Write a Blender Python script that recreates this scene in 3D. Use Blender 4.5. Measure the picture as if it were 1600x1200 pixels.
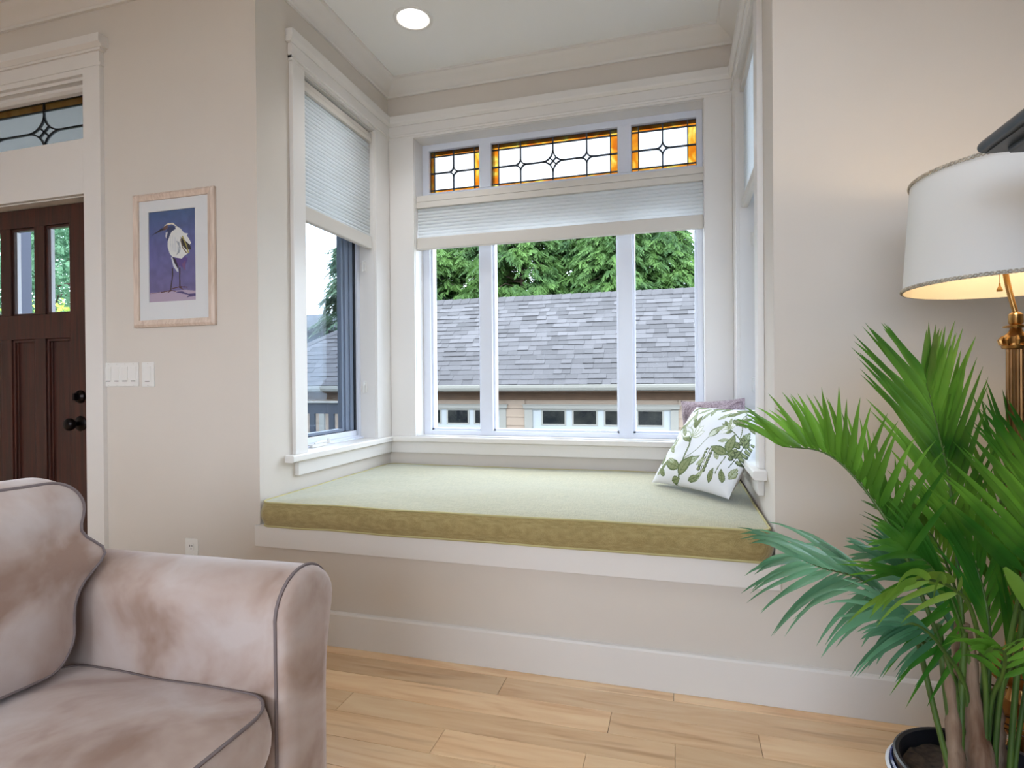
import bpy, math, random
import numpy as np
from mathutils import Vector, Matrix, noise

for o in list(bpy.data.objects):
    bpy.data.objects.remove(o)
random.seed(7)
scene = bpy.context.scene
COL = scene.collection
PI = math.pi

# ------------------------------------------------------------------ camera
FW = Vector((-0.27554382, 0.96127888, -0.00430356))
RT = Vector((0.96126692, 0.27550485, -0.00793658))
UP = Vector((0.00644362, 0.00632375, 0.99995924))
cam_d = bpy.data.cameras.new('camera')
cam = bpy.data.objects.new('camera', cam_d)
COL.objects.link(cam)
m3 = Matrix((RT, UP, -FW)).transposed()
cam.matrix_world = Matrix.Translation((1.62433, -1.94017, 1.02)) @ m3.to_4x4()
cam_d.sensor_width = 36.0
cam_d.lens = 890.57 / 1600 * 36.0
cam_d.clip_start = 0.02
cam_d.clip_end = 300
scene.camera = cam

# ------------------------------------------------------------------ colour, world
scene.view_settings.view_transform = 'Standard'
scene.view_settings.look = 'None'
scene.view_settings.gamma = 1
scene.view_settings.use_curve_mapping = False
scene.view_settings.exposure = 0.37


def lin(c):
    return tuple(((x / 255) / 12.92 if x / 255 <= 0.04045 else ((x / 255 + 0.055) / 1.055) ** 2.4) for x in c) + (1,)


world = bpy.data.worlds.new('world')
scene.world = world
world.use_nodes = True
wn = world.node_tree
wn.nodes.clear()
wo = wn.nodes.new('ShaderNodeOutputWorld')
wb = wn.nodes.new('ShaderNodeBackground')
wt = wn.nodes.new('ShaderNodeTexCoord')
wz = wn.nodes.new('ShaderNodeTexNoise')
wz.inputs['Scale'].default_value = 2.2
wz.inputs['Detail'].default_value = 4
wr = wn.nodes.new('ShaderNodeValToRGB')
wr.color_ramp.elements[0].position = 0.35
wr.color_ramp.elements[0].color = (0.62, 0.78, 1.0, 1)
wr.color_ramp.elements[1].position = 0.6
wr.color_ramp.elements[1].color = (0.88, 0.93, 1.0, 1)
wn.links.new(wt.outputs['Generated'], wz.inputs['Vector'])
wn.links.new(wz.outputs['Fac'], wr.inputs['Fac'])
wn.links.new(wr.outputs['Color'], wb.inputs['Color'])
wb.inputs['Strength'].default_value = 6.8
wn.links.new(wb.outputs['Background'], wo.inputs['Surface'])


def area(name, loc, rot, sx, sy, power, col, spread=180):
    l = bpy.data.lights.new(name, 'AREA')
    l.shape = 'RECTANGLE'
    l.size = sx
    l.size_y = sy
    l.energy = power
    l.color = col
    l.spread = math.radians(spread)
    o = bpy.data.objects.new(name, l)
    o.location = loc
    o.rotation_euler = rot
    COL.objects.link(o)
    return o


# daylight reaches the room through the bay windows and unseen openings added for fill light

# ------------------------------------------------------------------ dimensions
XR, D, CEIL, ROOMR, ROOML, REAR = 1.922, 1.10, 2.767, 2.85, -3.6, -5.2


# ------------------------------------------------------------------ materials
def mat(name, color, rough=0.5, metal=0.0, spec=None, noise_amt=0.0, noise_scale=8.0, bump=0.0, bump_scale=60.0,
        stretch=None, color2=None, sheen=0.0, coat=0.0, rnd=0.0, detail=3.0):
    m = bpy.data.materials.new(name)
    m.use_nodes = True
    nt = m.node_tree
    b = nt.nodes['Principled BSDF']
    c = lin(color)
    b.inputs['Base Color'].default_value = c
    b.inputs['Roughness'].default_value = rough
    b.inputs['Metallic'].default_value = metal
    if spec is not None:
        b.inputs['Specular IOR Level'].default_value = spec
    if sheen:
        b.inputs['Sheen Weight'].default_value = sheen
        b.inputs['Sheen Roughness'].default_value = 0.4
    if coat:
        b.inputs['Coat Weight'].default_value = coat
        b.inputs['Coat Roughness'].default_value = 0.15
    tc = nt.nodes.new('ShaderNodeTexCoord')
    mp = nt.nodes.new('ShaderNodeMapping')
    if stretch:
        mp.inputs['Scale'].default_value = stretch
    nt.links.new(tc.outputs['Object'], mp.inputs['Vector'])
    last = None
    if noise_amt or color2:
        n = nt.nodes.new('ShaderNodeTexNoise')
        n.inputs['Scale'].default_value = noise_scale
        n.inputs['Detail'].default_value = detail
        nt.links.new(mp.outputs['Vector'], n.inputs['Vector'])
        r = nt.nodes.new('ShaderNodeValToRGB')
        r.color_ramp.elements[0].position = 0.3
        r.color_ramp.elements[1].position = 0.7
        c2 = lin(color2) if color2 else tuple(x * (1 - noise_amt) for x in c[:3]) + (1,)
        r.color_ramp.elements[0].color = c2
        r.color_ramp.elements[1].color = c if color2 else tuple(min(1, x * (1 + noise_amt)) for x in c[:3]) + (1,)
        nt.links.new(n.outputs['Fac'], r.inputs['Fac'])
        last = r.outputs['Color']
        nt.links.new(last, b.inputs['Base Color'])
    if rnd:
        oi = nt.nodes.new('ShaderNodeObjectInfo')
        mr = nt.nodes.new('ShaderNodeMapRange')
        mr.inputs['To Min'].default_value = 1 - rnd
        mr.inputs['To Max'].default_value = 1 + rnd
        nt.links.new(oi.outputs['Random'], mr.inputs['Value'])
        hs = nt.nodes.new('ShaderNodeHueSaturation')
        nt.links.new(mr.outputs['Result'], hs.inputs['Value'])
        if last:
            nt.links.new(last, hs.inputs['Color'])
        else:
            hs.inputs['Color'].default_value = c
        nt.links.new(hs.outputs['Color'], b.inputs['Base Color'])
    if bump:
        n2 = nt.nodes.new('ShaderNodeTexNoise')
        n2.inputs['Scale'].default_value = bump_scale
        n2.inputs['Detail'].default_value = 2
        nt.links.new(mp.outputs['Vector'], n2.inputs['Vector'])
        bp = nt.nodes.new('ShaderNodeBump')
        bp.inputs['Strength'].default_value = bump
        bp.inputs['Distance'].default_value = 0.002
        nt.links.new(n2.outputs['Fac'], bp.inputs['Height'])
        nt.links.new(bp.outputs['Normal'], b.inputs['Normal'])
    return m


def glass_mat(name, tint, refl=0.05, rough=0.0, haze=0.0, noise=None):
    """thin pane: transparent with a little mirror reflection"""
    m = bpy.data.materials.new(name)
    m.use_nodes = True
    nt = m.node_tree
    nt.nodes.clear()
    out = nt.nodes.new('ShaderNodeOutputMaterial')
    tr = nt.nodes.new('ShaderNodeBsdfTransparent')
    tr.inputs['Color'].default_value = tuple(tint) + (1,)
    gl = nt.nodes.new('ShaderNodeBsdfGlossy')
    gl.inputs['Roughness'].default_value = 0.02 + rough
    lw = nt.nodes.new('ShaderNodeLayerWeight')
    lw.inputs['Blend'].default_value = 0.35
    mu = nt.nodes.new('ShaderNodeMath')
    mu.operation = 'MULTIPLY_ADD'
    mu.inputs[1].default_value = 0.05
    mu.inputs[2].default_value = refl
    nt.links.new(lw.outputs['Facing'], mu.inputs[0])
    mx = nt.nodes.new('ShaderNodeMixShader')
    nt.links.new(mu.outputs[0], mx.inputs['Fac'])
    nt.links.new(tr.outputs[0], mx.inputs[1])
    nt.links.new(gl.outputs[0], mx.inputs[2])
    last = mx.outputs[0]
    if noise:
        tc = nt.nodes.new('ShaderNodeTexCoord')
        oi = nt.nodes.new('ShaderNodeObjectInfo')
        ad = nt.nodes.new('ShaderNodeVectorMath')
        ad.operation = 'MULTIPLY_ADD'
        ad.inputs[1].default_value = (1, 1, 1)
        cb = nt.nodes.new('ShaderNodeCombineXYZ')
        sc_ = nt.nodes.new('ShaderNodeMath')
        sc_.operation = 'MULTIPLY'
        sc_.inputs[1].default_value = 9.0
        nt.links.new(oi.outputs['Random'], sc_.inputs[0])
        nt.links.new(sc_.outputs[0], cb.inputs[0])
        nt.links.new(sc_.outputs[0], cb.inputs[2])
        nt.links.new(tc.outputs['Object'], ad.inputs[0])
        nt.links.new(cb.outputs[0], ad.inputs[2])
        nz = nt.nodes.new('ShaderNodeTexNoise')
        nz.inputs['Scale'].default_value = 9
        nz.inputs['Detail'].default_value = 3
        nz.inputs['Distortion'].default_value = 1.5
        nt.links.new(ad.outputs[0], nz.inputs['Vector'])
        rp = nt.nodes.new('ShaderNodeValToRGB')
        e = rp.color_ramp.elements
        e[0].position = 0.32
        e[0].color = noise[0]
        e[1].position = 0.68
        e[1].color = noise[2]
        k = e.new(0.5)
        k.color = noise[1]
        nt.links.new(nz.outputs['Fac'], rp.inputs['Fac'])
        nt.links.new(rp.outputs['Color'], tr.inputs['Color'])
    if haze:
        df = nt.nodes.new('ShaderNodeBsdfTranslucent')
        df.inputs['Color'].default_value = tuple(tint) + (1,)
        m2 = nt.nodes.new('ShaderNodeMixShader')
        m2.inputs['Fac'].default_value = haze
        nt.links.new(last, m2.inputs[1])
        nt.links.new(df.outputs[0], m2.inputs[2])
        last = m2.outputs[0]
    nt.links.new(last, out.inputs['Surface'])
    return m


def cloth_trans(name, color, trans=0.4, tcolor=None, rough=0.9):
    m = bpy.data.materials.new(name)
    m.use_nodes = True
    nt = m.node_tree
    nt.nodes.clear()
    out = nt.nodes.new('ShaderNodeOutputMaterial')
    df = nt.nodes.new('ShaderNodeBsdfDiffuse')
    df.inputs['Color'].default_value = lin(color)
    ts = nt.nodes.new('ShaderNodeBsdfTranslucent')
    ts.inputs['Color'].default_value = lin(tcolor or color)
    mx = nt.nodes.new('ShaderNodeMixShader')
    mx.inputs['Fac'].default_value = trans
    nt.links.new(df.outputs[0], mx.inputs[1])
    nt.links.new(ts.outputs[0], mx.inputs[2])
    nt.links.new(mx.outputs[0], out.inputs['Surface'])
    return m


def vcol_mat(name, rough=0.8, bump=0.0, bscale=300):
    m = bpy.data.materials.new(name)
    m.use_nodes = True
    nt = m.node_tree
    b = nt.nodes['Principled BSDF']
    a = nt.nodes.new('ShaderNodeAttribute')
    a.attribute_name = 'print'
    nt.links.new(a.outputs['Color'], b.inputs['Base Color'])
    b.inputs['Roughness'].default_value = rough
    b.inputs['Specular IOR Level'].default_value = 0.2
    if bump:
        n2 = nt.nodes.new('ShaderNodeTexNoise')
        n2.inputs['Scale'].default_value = bscale
        bp = nt.nodes.new('ShaderNodeBump')
        bp.inputs['Strength'].default_value = bump
        bp.inputs['Distance'].default_value = 0.002
        nt.links.new(n2.outputs['Fac'], bp.inputs['Height'])
        nt.links.new(bp.outputs['Normal'], b.inputs['Normal'])
    return m


def wood_mat(name, c1, c2, c3, axis_scale, rough=0.35, rnd=0.12, coat=0.3, knots=False, scale=1.0):
    """grain along the long axis, each object offset by its own random value"""
    m = bpy.data.materials.new(name)
    m.use_nodes = True
    nt = m.node_tree
    b = nt.nodes['Principled BSDF']
    b.inputs['Roughness'].default_value = rough
    b.inputs['Coat Weight'].default_value = coat
    b.inputs['Coat Roughness'].default_value = 0.22
    tc = nt.nodes.new('ShaderNodeTexCoord')
    oi = nt.nodes.new('ShaderNodeObjectInfo')
    sm = nt.nodes.new('ShaderNodeMath')
    sm.operation = 'MULTIPLY'
    sm.inputs[1].default_value = 37.0
    nt.links.new(oi.outputs['Random'], sm.inputs[0])
    cb = nt.nodes.new('ShaderNodeCombineXYZ')
    for i in range(3):
        nt.links.new(sm.outputs[0], cb.inputs[i])
    va = nt.nodes.new('ShaderNodeVectorMath')
    va.operation = 'ADD'
    nt.links.new(tc.outputs['Object'], va.inputs[0])
    nt.links.new(cb.outputs[0], va.inputs[1])
    mp = nt.nodes.new('ShaderNodeMapping')
    mp.inputs['Scale'].default_value = axis_scale
    nt.links.new(va.outputs[0], mp.inputs['Vector'])
    n1 = nt.nodes.new('ShaderNodeTexNoise')
    n1.inputs['Scale'].default_value = 2.2 * scale
    n1.inputs['Detail'].default_value = 5
    n1.inputs['Distortion'].default_value = 1.2
    nt.links.new(mp.outputs[0], n1.inputs['Vector'])
    r1 = nt.nodes.new('ShaderNodeValToRGB')
    e = r1.color_ramp.elements
    e[0].position = 0.25
    e[0].color = lin(c3)
    e[1].position = 0.72
    e[1].color = lin(c1)
    k = e.new(0.48)
    k.color = lin(c2)
    nt.links.new(n1.outputs['Fac'], r1.inputs['Fac'])
    last = r1.outputs['Color']
    if knots:
        vo = nt.nodes.new('ShaderNodeTexVoronoi')
        vo.inputs['Scale'].default_value = 3.2
        mk = nt.nodes.new('ShaderNodeMapping')
        mk.inputs['Scale'].default_value = (0.9, 2.2, 1)
        nt.links.new(va.outputs[0], mk.inputs['Vector'])
        nt.links.new(mk.outputs[0], vo.inputs['Vector'])
        rk = nt.nodes.new('ShaderNodeValToRGB')
        rk.color_ramp.elements[0].position = 0.02
        rk.color_ramp.elements[0].color = (1, 1, 1, 1)
        rk.color_ramp.elements[1].position = 0.07
        rk.color_ramp.elements[1].color = (0, 0, 0, 1)
        nt.links.new(vo.outputs['Distance'], rk.inputs['Fac'])
        mxk = nt.nodes.new('ShaderNodeMix')
        mxk.data_type = 'RGBA'
        nt.links.new(rk.outputs['Color'], mxk.inputs[0])
        nt.links.new(last, mxk.inputs[6])
        mxk.inputs[7].default_value = lin((120, 78, 50))
        last = mxk.outputs[2]
        # darker mineral streaks
        n3 = nt.nodes.new('ShaderNodeTexNoise')
        n3.inputs['Scale'].default_value = 1.6
        m3_ = nt.nodes.new('ShaderNodeMapping')
        m3_.inputs['Scale'].default_value = (1.2, 14, 1)
        nt.links.new(va.outputs[0], m3_.inputs['Vector'])
        nt.links.new(m3_.outputs[0], n3.inputs['Vector'])
        r3 = nt.nodes.new('ShaderNodeValToRGB')
        r3.color_ramp.elements[0].position = 0.60
        r3.color_ramp.elements[0].color = (0, 0, 0, 1)
        r3.color_ramp.elements[1].position = 0.8
        r3.color_ramp.elements[1].color = (0.8, 0.8, 0.8, 1)
        nt.links.new(n3.outputs['Fac'], r3.inputs['Fac'])
        mx3 = nt.nodes.new('ShaderNodeMix')
        mx3.data_type = 'RGBA'
        nt.links.new(r3.outputs['Color'], mx3.inputs[0])
        nt.links.new(last, mx3.inputs[6])
        mx3.inputs[7].default_value = lin((176, 122, 78))
        last = mx3.outputs[2]
    hs = nt.nodes.new('ShaderNodeHueSaturation')
    mr = nt.nodes.new('ShaderNodeMapRange')
    mr.inputs['To Min'].default_value = 1 - rnd
    mr.inputs['To Max'].default_value = 1 + rnd
    nt.links.new(oi.outputs['Random'], mr.inputs['Value'])
    nt.links.new(mr.outputs['Result'], hs.inputs['Value'])
    nt.links.new(last, hs.inputs['Color'])
    nt.links.new(hs.outputs['Color'], b.inputs['Base Color'])
    return m


M = {}
M['wall'] = mat('wall_paint', (216, 208, 199), 0.85, noise_amt=0.015, noise_scale=3, bump=0.05, bump_scale=220)
M['trim'] = mat('white_trim_paint', (228, 224, 220), 0.38)
M['ceiling'] = mat('ceiling_paint', (240, 240, 238), 0.9)
M['vinyl'] = mat('white_vinyl', (222, 226, 238), 0.3)
M['plastic'] = mat('white_plastic', (232, 230, 226), 0.3)
M['dark_slot'] = mat('dark_slot', (60, 56, 52), 0.6)
M['glass'] = glass_mat('window_glass', (0.97, 0.985, 0.98), 0.0)
M['screen'] = glass_mat('insect_screen', (0.80, 0.83, 0.87), 0.0)
M['clear_leaded'] = glass_mat('clear_textured_glass', (0.46, 0.465, 0.47), 0.01)
M['obscure'] = glass_mat('obscured_glass', (0.60, 0.62, 0.63), 0.01, 0.1, haze=0.12)
M['amber'] = glass_mat('amber_glass', (0.9, 0.5, 0.05), 0.03,
                       noise=((0.33, 0.14, 0.03, 1), (0.38, 0.22, 0.04, 1), (0.42, 0.39, 0.17, 1)))
M['amber_dark'] = glass_mat('amber_glass_dark', (0.6, 0.3, 0.05), 0.04,
                            noise=((0.36, 0.20, 0.05, 1), (0.42, 0.27, 0.08, 1), (0.46, 0.33, 0.12, 1)))
M['came'] = mat('lead_came', (74, 82, 92), 0.45, 0.6)
M['came_dark'] = mat('lead_came_dark', (28, 32, 36), 0.5, 0.4)
M['gasket'] = mat('dark_gasket', (22, 26, 38), 0.6)
M['sash_grey'] = mat('grey_sash', (120, 132, 152), 0.45)
M['shade'] = cloth_trans('cellular_shade_fabric', (238, 240, 240), 0.36, (215, 218, 220))
M['shade_rail'] = mat('shade_rail', (212, 206, 198), 0.45)
M['door'] = wood_mat('dark_stained_fir', (74, 32, 20), (54, 22, 14), (34, 14, 10), (22, 22, 1.0), 0.42, 0.03, 0.12)
M['floor'] = wood_mat('maple_board', (243, 213, 172), (235, 198, 154), (219, 174, 128), (1.2, 9, 1), 0.32, 0.13, 0.35, knots=True)
M['floor_gap'] = mat('floor_gap', (110, 78, 50), 0.8)
M['suede'] = None
M['piping'] = mat('piping_cord', (118, 106, 106), 0.8)
M['oak'] = wood_mat('whitewashed_oak', (226, 208, 194), (212, 192, 176), (196, 172, 156), (30, 30, 3), 0.55, 0.03, 0.0)
M['matboard'] = mat('mat_board', (224, 226, 228), 0.8)
M['bronze'] = mat('oil_rubbed_bronze', (30, 24, 24), 0.28, 0.8)
M['brass'] = mat('antique_brass', (176, 134, 80), 0.28, 0.95, noise_amt=0.15, noise_scale=30)
M['brass_dark'] = mat('aged_brass', (130, 92, 56), 0.35, 0.9, noise_amt=0.25, noise_scale=20)
M['wire'] = mat('dark_bronze_wire', (66, 44, 30), 0.4, 0.8)
M['lampshade'] = cloth_trans('linen_lampshade', (244, 244, 242), 0.14, (250, 225, 180))
M['lampshade_in'] = mat('lampshade_lining', (236, 226, 204), 0.8)
M['braid'] = mat('braid_trim', (196, 186, 170), 0.9, noise_amt=0.35, noise_scale=120)
M['black_wood'] = mat('black_painted_wood', (34, 38, 43), 0.3)
M['leaf'] = None
M['trunk'] = mat('palm_trunk', (150, 128, 108), 0.85, color2=(92, 60, 38), noise_scale=16, stretch=(2.4, 2.4, 0.45), bump=1.0, bump_scale=60)
M['stem'] = mat('palm_stem', (84, 112, 40), 0.5, color2=(52, 78, 30), noise_scale=8)
M['soil'] = mat('potting_soil', (84, 68, 56), 0.95, color2=(34, 26, 21), noise_scale=60, bump=1.0, bump_scale=90)
M['pot_black'] = mat('black_plastic_pot', (28, 30, 36), 0.35)
M['pot_white'] = mat('white_glazed_pot', (226, 228, 234), 0.15)
M['pot_blue'] = mat('blue_glazed_pot', (36, 52, 110), 0.15)
M['siding'] = mat('tan_siding', (176, 156, 138), 0.75, noise_amt=0.04, noise_scale=4)
M['ext_white'] = mat('exterior_trim', (186, 184, 176), 0.6)
M['garage_door'] = mat('garage_door_panel', (184, 190, 194), 0.5)
M['dark_pane'] = mat('dark_garage_pane', (18, 22, 26), 0.06, spec=0.5, color2=(40, 42, 40), noise_scale=5)
M['soffit'] = mat('wood_soffit', (122, 94, 72), 0.8, noise_amt=0.12, noise_scale=6)
M['roof_base'] = mat('roof_felt', (84, 86, 92), 0.95)
M['shingle'] = mat('asphalt_shingle', (133, 130, 134), 0.95, rnd=0.16, noise_amt=0.10, noise_scale=40)
M['bark'] = mat('tree_bark', (70, 56, 44), 0.9, noise_amt=0.2)
M['ground'] = mat('gravel_ground', (150, 148, 140), 0.95, noise_amt=0.1, noise_scale=5)
M['lawn'] = mat('lawn', (96, 120, 66), 0.95, noise_amt=0.2, noise_scale=9)
M['blue_house'] = mat('pale_blue_siding', (142, 160, 182), 0.8)
M['slate'] = mat('slate_roof', (68, 76, 88), 0.9)
M['rail_dark'] = mat('blue_grey_deck_paint', (84, 94, 112), 0.7)
M['post_blue'] = mat('blue_grey_post', (112, 122, 156), 0.6)
M['lamp_on'] = None


def darker(m, f):
    for nd in m.node_tree.nodes:
        if nd.type == 'VALTORGB':
            for e_ in nd.color_ramp.elements:
                e_.color = tuple(x * f for x in e_.color[:3]) + (1,)
        elif nd.type == 'BSDF_PRINCIPLED' and not nd.inputs['Base Color'].is_linked:
            c_ = nd.inputs['Base Color'].default_value
            nd.inputs['Base Color'].default_value = tuple(x * f for x in c_[:3]) + (1,)


for k_ in ('siding', 'ext_white', 'garage_door', 'soffit', 'shingle', 'blue_house', 'slate', 'rail_dark', 'post_blue', 'ground', 'lawn', 'roof_base'):
    darker(M[k_], {'ext_white': 0.5, 'garage_door': 0.7, 'siding': 0.66, 'soffit': 0.55}.get(k_, 0.30) * 0.92)


def leafy(name, c1, c2, scale, trans=0.35, rough=0.4, rnd=0.0, spec=0.5):
    m = bpy.data.materials.new(name)
    m.use_nodes = True
    nt = m.node_tree
    b = nt.nodes['Principled BSDF']
    out = nt.nodes['Material Output']
    b.inputs['Roughness'].default_value = rough
    b.inputs['Specular IOR Level'].default_value = spec
    tc = nt.nodes.new('ShaderNodeTexCoord')
    n = nt.nodes.new('ShaderNodeTexNoise')
    n.inputs['Scale'].default_value = scale
    n.inputs['Detail'].default_value = 3
    nt.links.new(tc.outputs['Object'], n.inputs['Vector'])
    r = nt.nodes.new('ShaderNodeValToRGB')
    r.color_ramp.elements[0].position = 0.35
    r.color_ramp.elements[1].position = 0.65
    r.color_ramp.elements[0].color = lin(c1)
    r.color_ramp.elements[1].color = lin(c2)
    nt.links.new(n.outputs['Fac'], r.inputs['Fac'])
    last = r.outputs['Color']
    if rnd:
        oi = nt.nodes.new('ShaderNodeObjectInfo')
        mr = nt.nodes.new('ShaderNodeMapRange')
        mr.inputs['To Min'].default_value = 1 - rnd
        mr.inputs['To Max'].default_value = 1 + rnd
        nt.links.new(oi.outputs['Random'], mr.inputs['Value'])
        hs = nt.nodes.new('ShaderNodeHueSaturation')
        nt.links.new(mr.outputs['Result'], hs.inputs['Value'])
        nt.links.new(last, hs.inputs['Color'])
        last = hs.outputs['Color']
    nt.links.new(last, b.inputs['Base Color'])
    ts = nt.nodes.new('ShaderNodeBsdfTranslucent')
    nt.links.new(last, ts.inputs['Color'])
    mx = nt.nodes.new('ShaderNodeMixShader')
    mx.inputs['Fac'].default_value = trans
    nt.links.new(b.outputs[0], mx.inputs[1])
    nt.links.new(ts.outputs[0], mx.inputs[2])
    nt.links.new(mx.outputs[0], out.inputs['Surface'])
    return m


M['leaf'] = leafy('palm_leaflet', (46, 100, 28), (118, 168, 58), 5, 0.35, 0.36, 0.25)
M['leaf_young'] = leafy('young_palm_leaflet', (104, 146, 50), (140, 172, 70), 6, 0.4, 0.38, 0.1)
M['leaf_sky_sheen'] = leafy('sky_sheen_palm_leaflet', (66, 118, 82), (118, 170, 132), 5, 0.25, 0.28, 0.2, 0.8)  # teal of the reflected sky painted into a glossy leaf colour
M['cedar'] = leafy('cedar_foliage', (62, 112, 48), (134, 184, 88), 1.6, 0.4, 0.7)
M['conifer'] = leafy('blue_green_conifer_foliage', (84, 124, 96), (132, 166, 128), 1.6, 0.4, 0.7)
M['broadleaf'] = leafy('broadleaf_foliage', (58, 104, 74), (120, 166, 128), 1.2, 0.45, 0.6)
M['bamboo'] = leafy('yellow_green_foliage', (120, 158, 54), (186, 206, 90), 2.2, 0.5, 0.6)

for k_ in ('cedar', 'conifer', 'broadleaf', 'bamboo'):
    darker(M[k_], 0.46 if k_ == 'cedar' or k_ == 'conifer' else 0.85)


def suede_mat():
    m = bpy.data.materials.new('taupe_microsuede')
    m.use_nodes = True
    nt = m.node_tree
    b = nt.nodes['Principled BSDF']
    b.inputs['Roughness'].default_value = 0.85
    b.inputs['Specular IOR Level'].default_value = 0.15
    b.inputs['Sheen Weight'].default_value = 0.6
    b.inputs['Sheen Roughness'].default_value = 0.35
    b.inputs['Sheen Tint'].default_value = (0.9, 0.86, 0.88, 1)
    tc = nt.nodes.new('ShaderNodeTexCoord')
    n = nt.nodes.new('ShaderNodeTexNoise')
    n.inputs['Scale'].default_value = 4.2
    n.inputs['Detail'].default_value = 4
    n.inputs['Distortion'].default_value = 0.7
    nt.links.new(tc.outputs['Object'], n.inputs['Vector'])
    r = nt.nodes.new('ShaderNodeValToRGB')
    e = r.color_ramp.elements
    e[0].position = 0.38
    e[0].color = lin((150, 123, 109))
    e[1].position = 0.63
    e[1].color = lin((193, 180, 175))
    k = e.new(0.50)
    k.color = lin((178, 158, 148))
    n5 = nt.nodes.new('ShaderNodeTexNoise')
    n5.inputs['Scale'].default_value = 11
    n5.inputs['Detail'].default_value = 4
    n5.inputs['Distortion'].default_value = 0.5
    nt.links.new(tc.outputs['Object'], n5.inputs['Vector'])
    ma = nt.nodes.new('ShaderNodeMath')
    ma.operation = 'MULTIPLY_ADD'
    ma.inputs[1].default_value = 0.20
    ms = nt.nodes.new('ShaderNodeMath')
    ms.operation = 'MULTIPLY'
    ms.inputs[1].default_value = 0.82
    nt.links.new(n.outputs['Fac'], ms.inputs[0])
    nt.links.new(n5.outputs['Fac'], ma.inputs[0])
    nt.links.new(ms.outputs[0], ma.inputs[2])
    nt.links.new(ma.outputs[0], r.inputs['Fac'])
    nt.links.new(r.outputs['Color'], b.inputs['Base Color'])
    n2 = nt.nodes.new('ShaderNodeTexNoise')
    n2.inputs['Scale'].default_value = 14
    n2.inputs['Detail'].default_value = 3
    nt.links.new(tc.outputs['Object'], n2.inputs['Vector'])
    bp = nt.nodes.new('ShaderNodeBump')
    bp.inputs['Strength'].default_value = 0.25
    bp.inputs['Distance'].default_value = 0.01
    nt.links.new(n2.outputs['Fac'], bp.inputs['Height'])
    nt.links.new(bp.outputs['Normal'], b.inputs['Normal'])
    return m


M['suede'] = suede_mat()


def weave_mat(name, c1, c2, scale=260):
    m = mat(name, c1, 0.9, sheen=0.3)
    nt = m.node_tree
    b = nt.nodes['Principled BSDF']
    tc = nt.nodes.new('ShaderNodeTexCoord')
    acc = None
    for sc_ in ((scale, scale * 0.08, scale), (scale * 0.08, scale, scale * 0.08)):
        mp = nt.nodes.new('ShaderNodeMapping')
        mp.inputs['Scale'].default_value = sc_
        nt.links.new(tc.outputs['Object'], mp.inputs['Vector'])
        n = nt.nodes.new('ShaderNodeTexNoise')
        n.inputs['Scale'].default_value = 1
        n.inputs['Detail'].default_value = 2
        nt.links.new(mp.outputs[0], n.inputs['Vector'])
        if acc is None:
            acc = n.outputs['Fac']
        else:
            a = nt.nodes.new('ShaderNodeMath')
            nt.links.new(acc, a.inputs[0])
            nt.links.new(n.outputs['Fac'], a.inputs[1])
            h = nt.nodes.new('ShaderNodeMath')
            h.operation = 'MULTIPLY'
            h.inputs[1].default_value = 0.5
            nt.links.new(a.outputs[0], h.inputs[0])
            acc = h.outputs[0]
    r = nt.nodes.new('ShaderNodeValToRGB')
    r.color_ramp.elements[0].position = 0.38
    r.color_ramp.elements[1].position = 0.62
    r.color_ramp.elements[0].color = lin(c2)
    r.color_ramp.elements[1].color = lin(c1)
    nt.links.new(acc, r.inputs['Fac'])
    nt.links.new(r.outputs['Color'], b.inputs['Base Color'])
    return m


M['mattress'] = weave_mat('olive_green_upholstery', (174, 156, 106), (146, 128, 80), 420)
bm_n = M['mattress'].node_tree.nodes['Principled BSDF']
bm_n.inputs['Sheen Weight'].default_value = 0.5
bm_n.inputs['Sheen Roughness'].default_value = 0.5
bm_n.inputs['Sheen Tint'].default_value = (0.78, 0.95, 1.0, 1)  # bluish sky glare on the cushion top put into the sheen tint
M['mattress_pipe'] = mat('olive_piping', (190, 180, 130), 0.85)
M['mauve'] = weave_mat('mauve_knit', (186, 166, 172), (112, 92, 102), 190)


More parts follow.
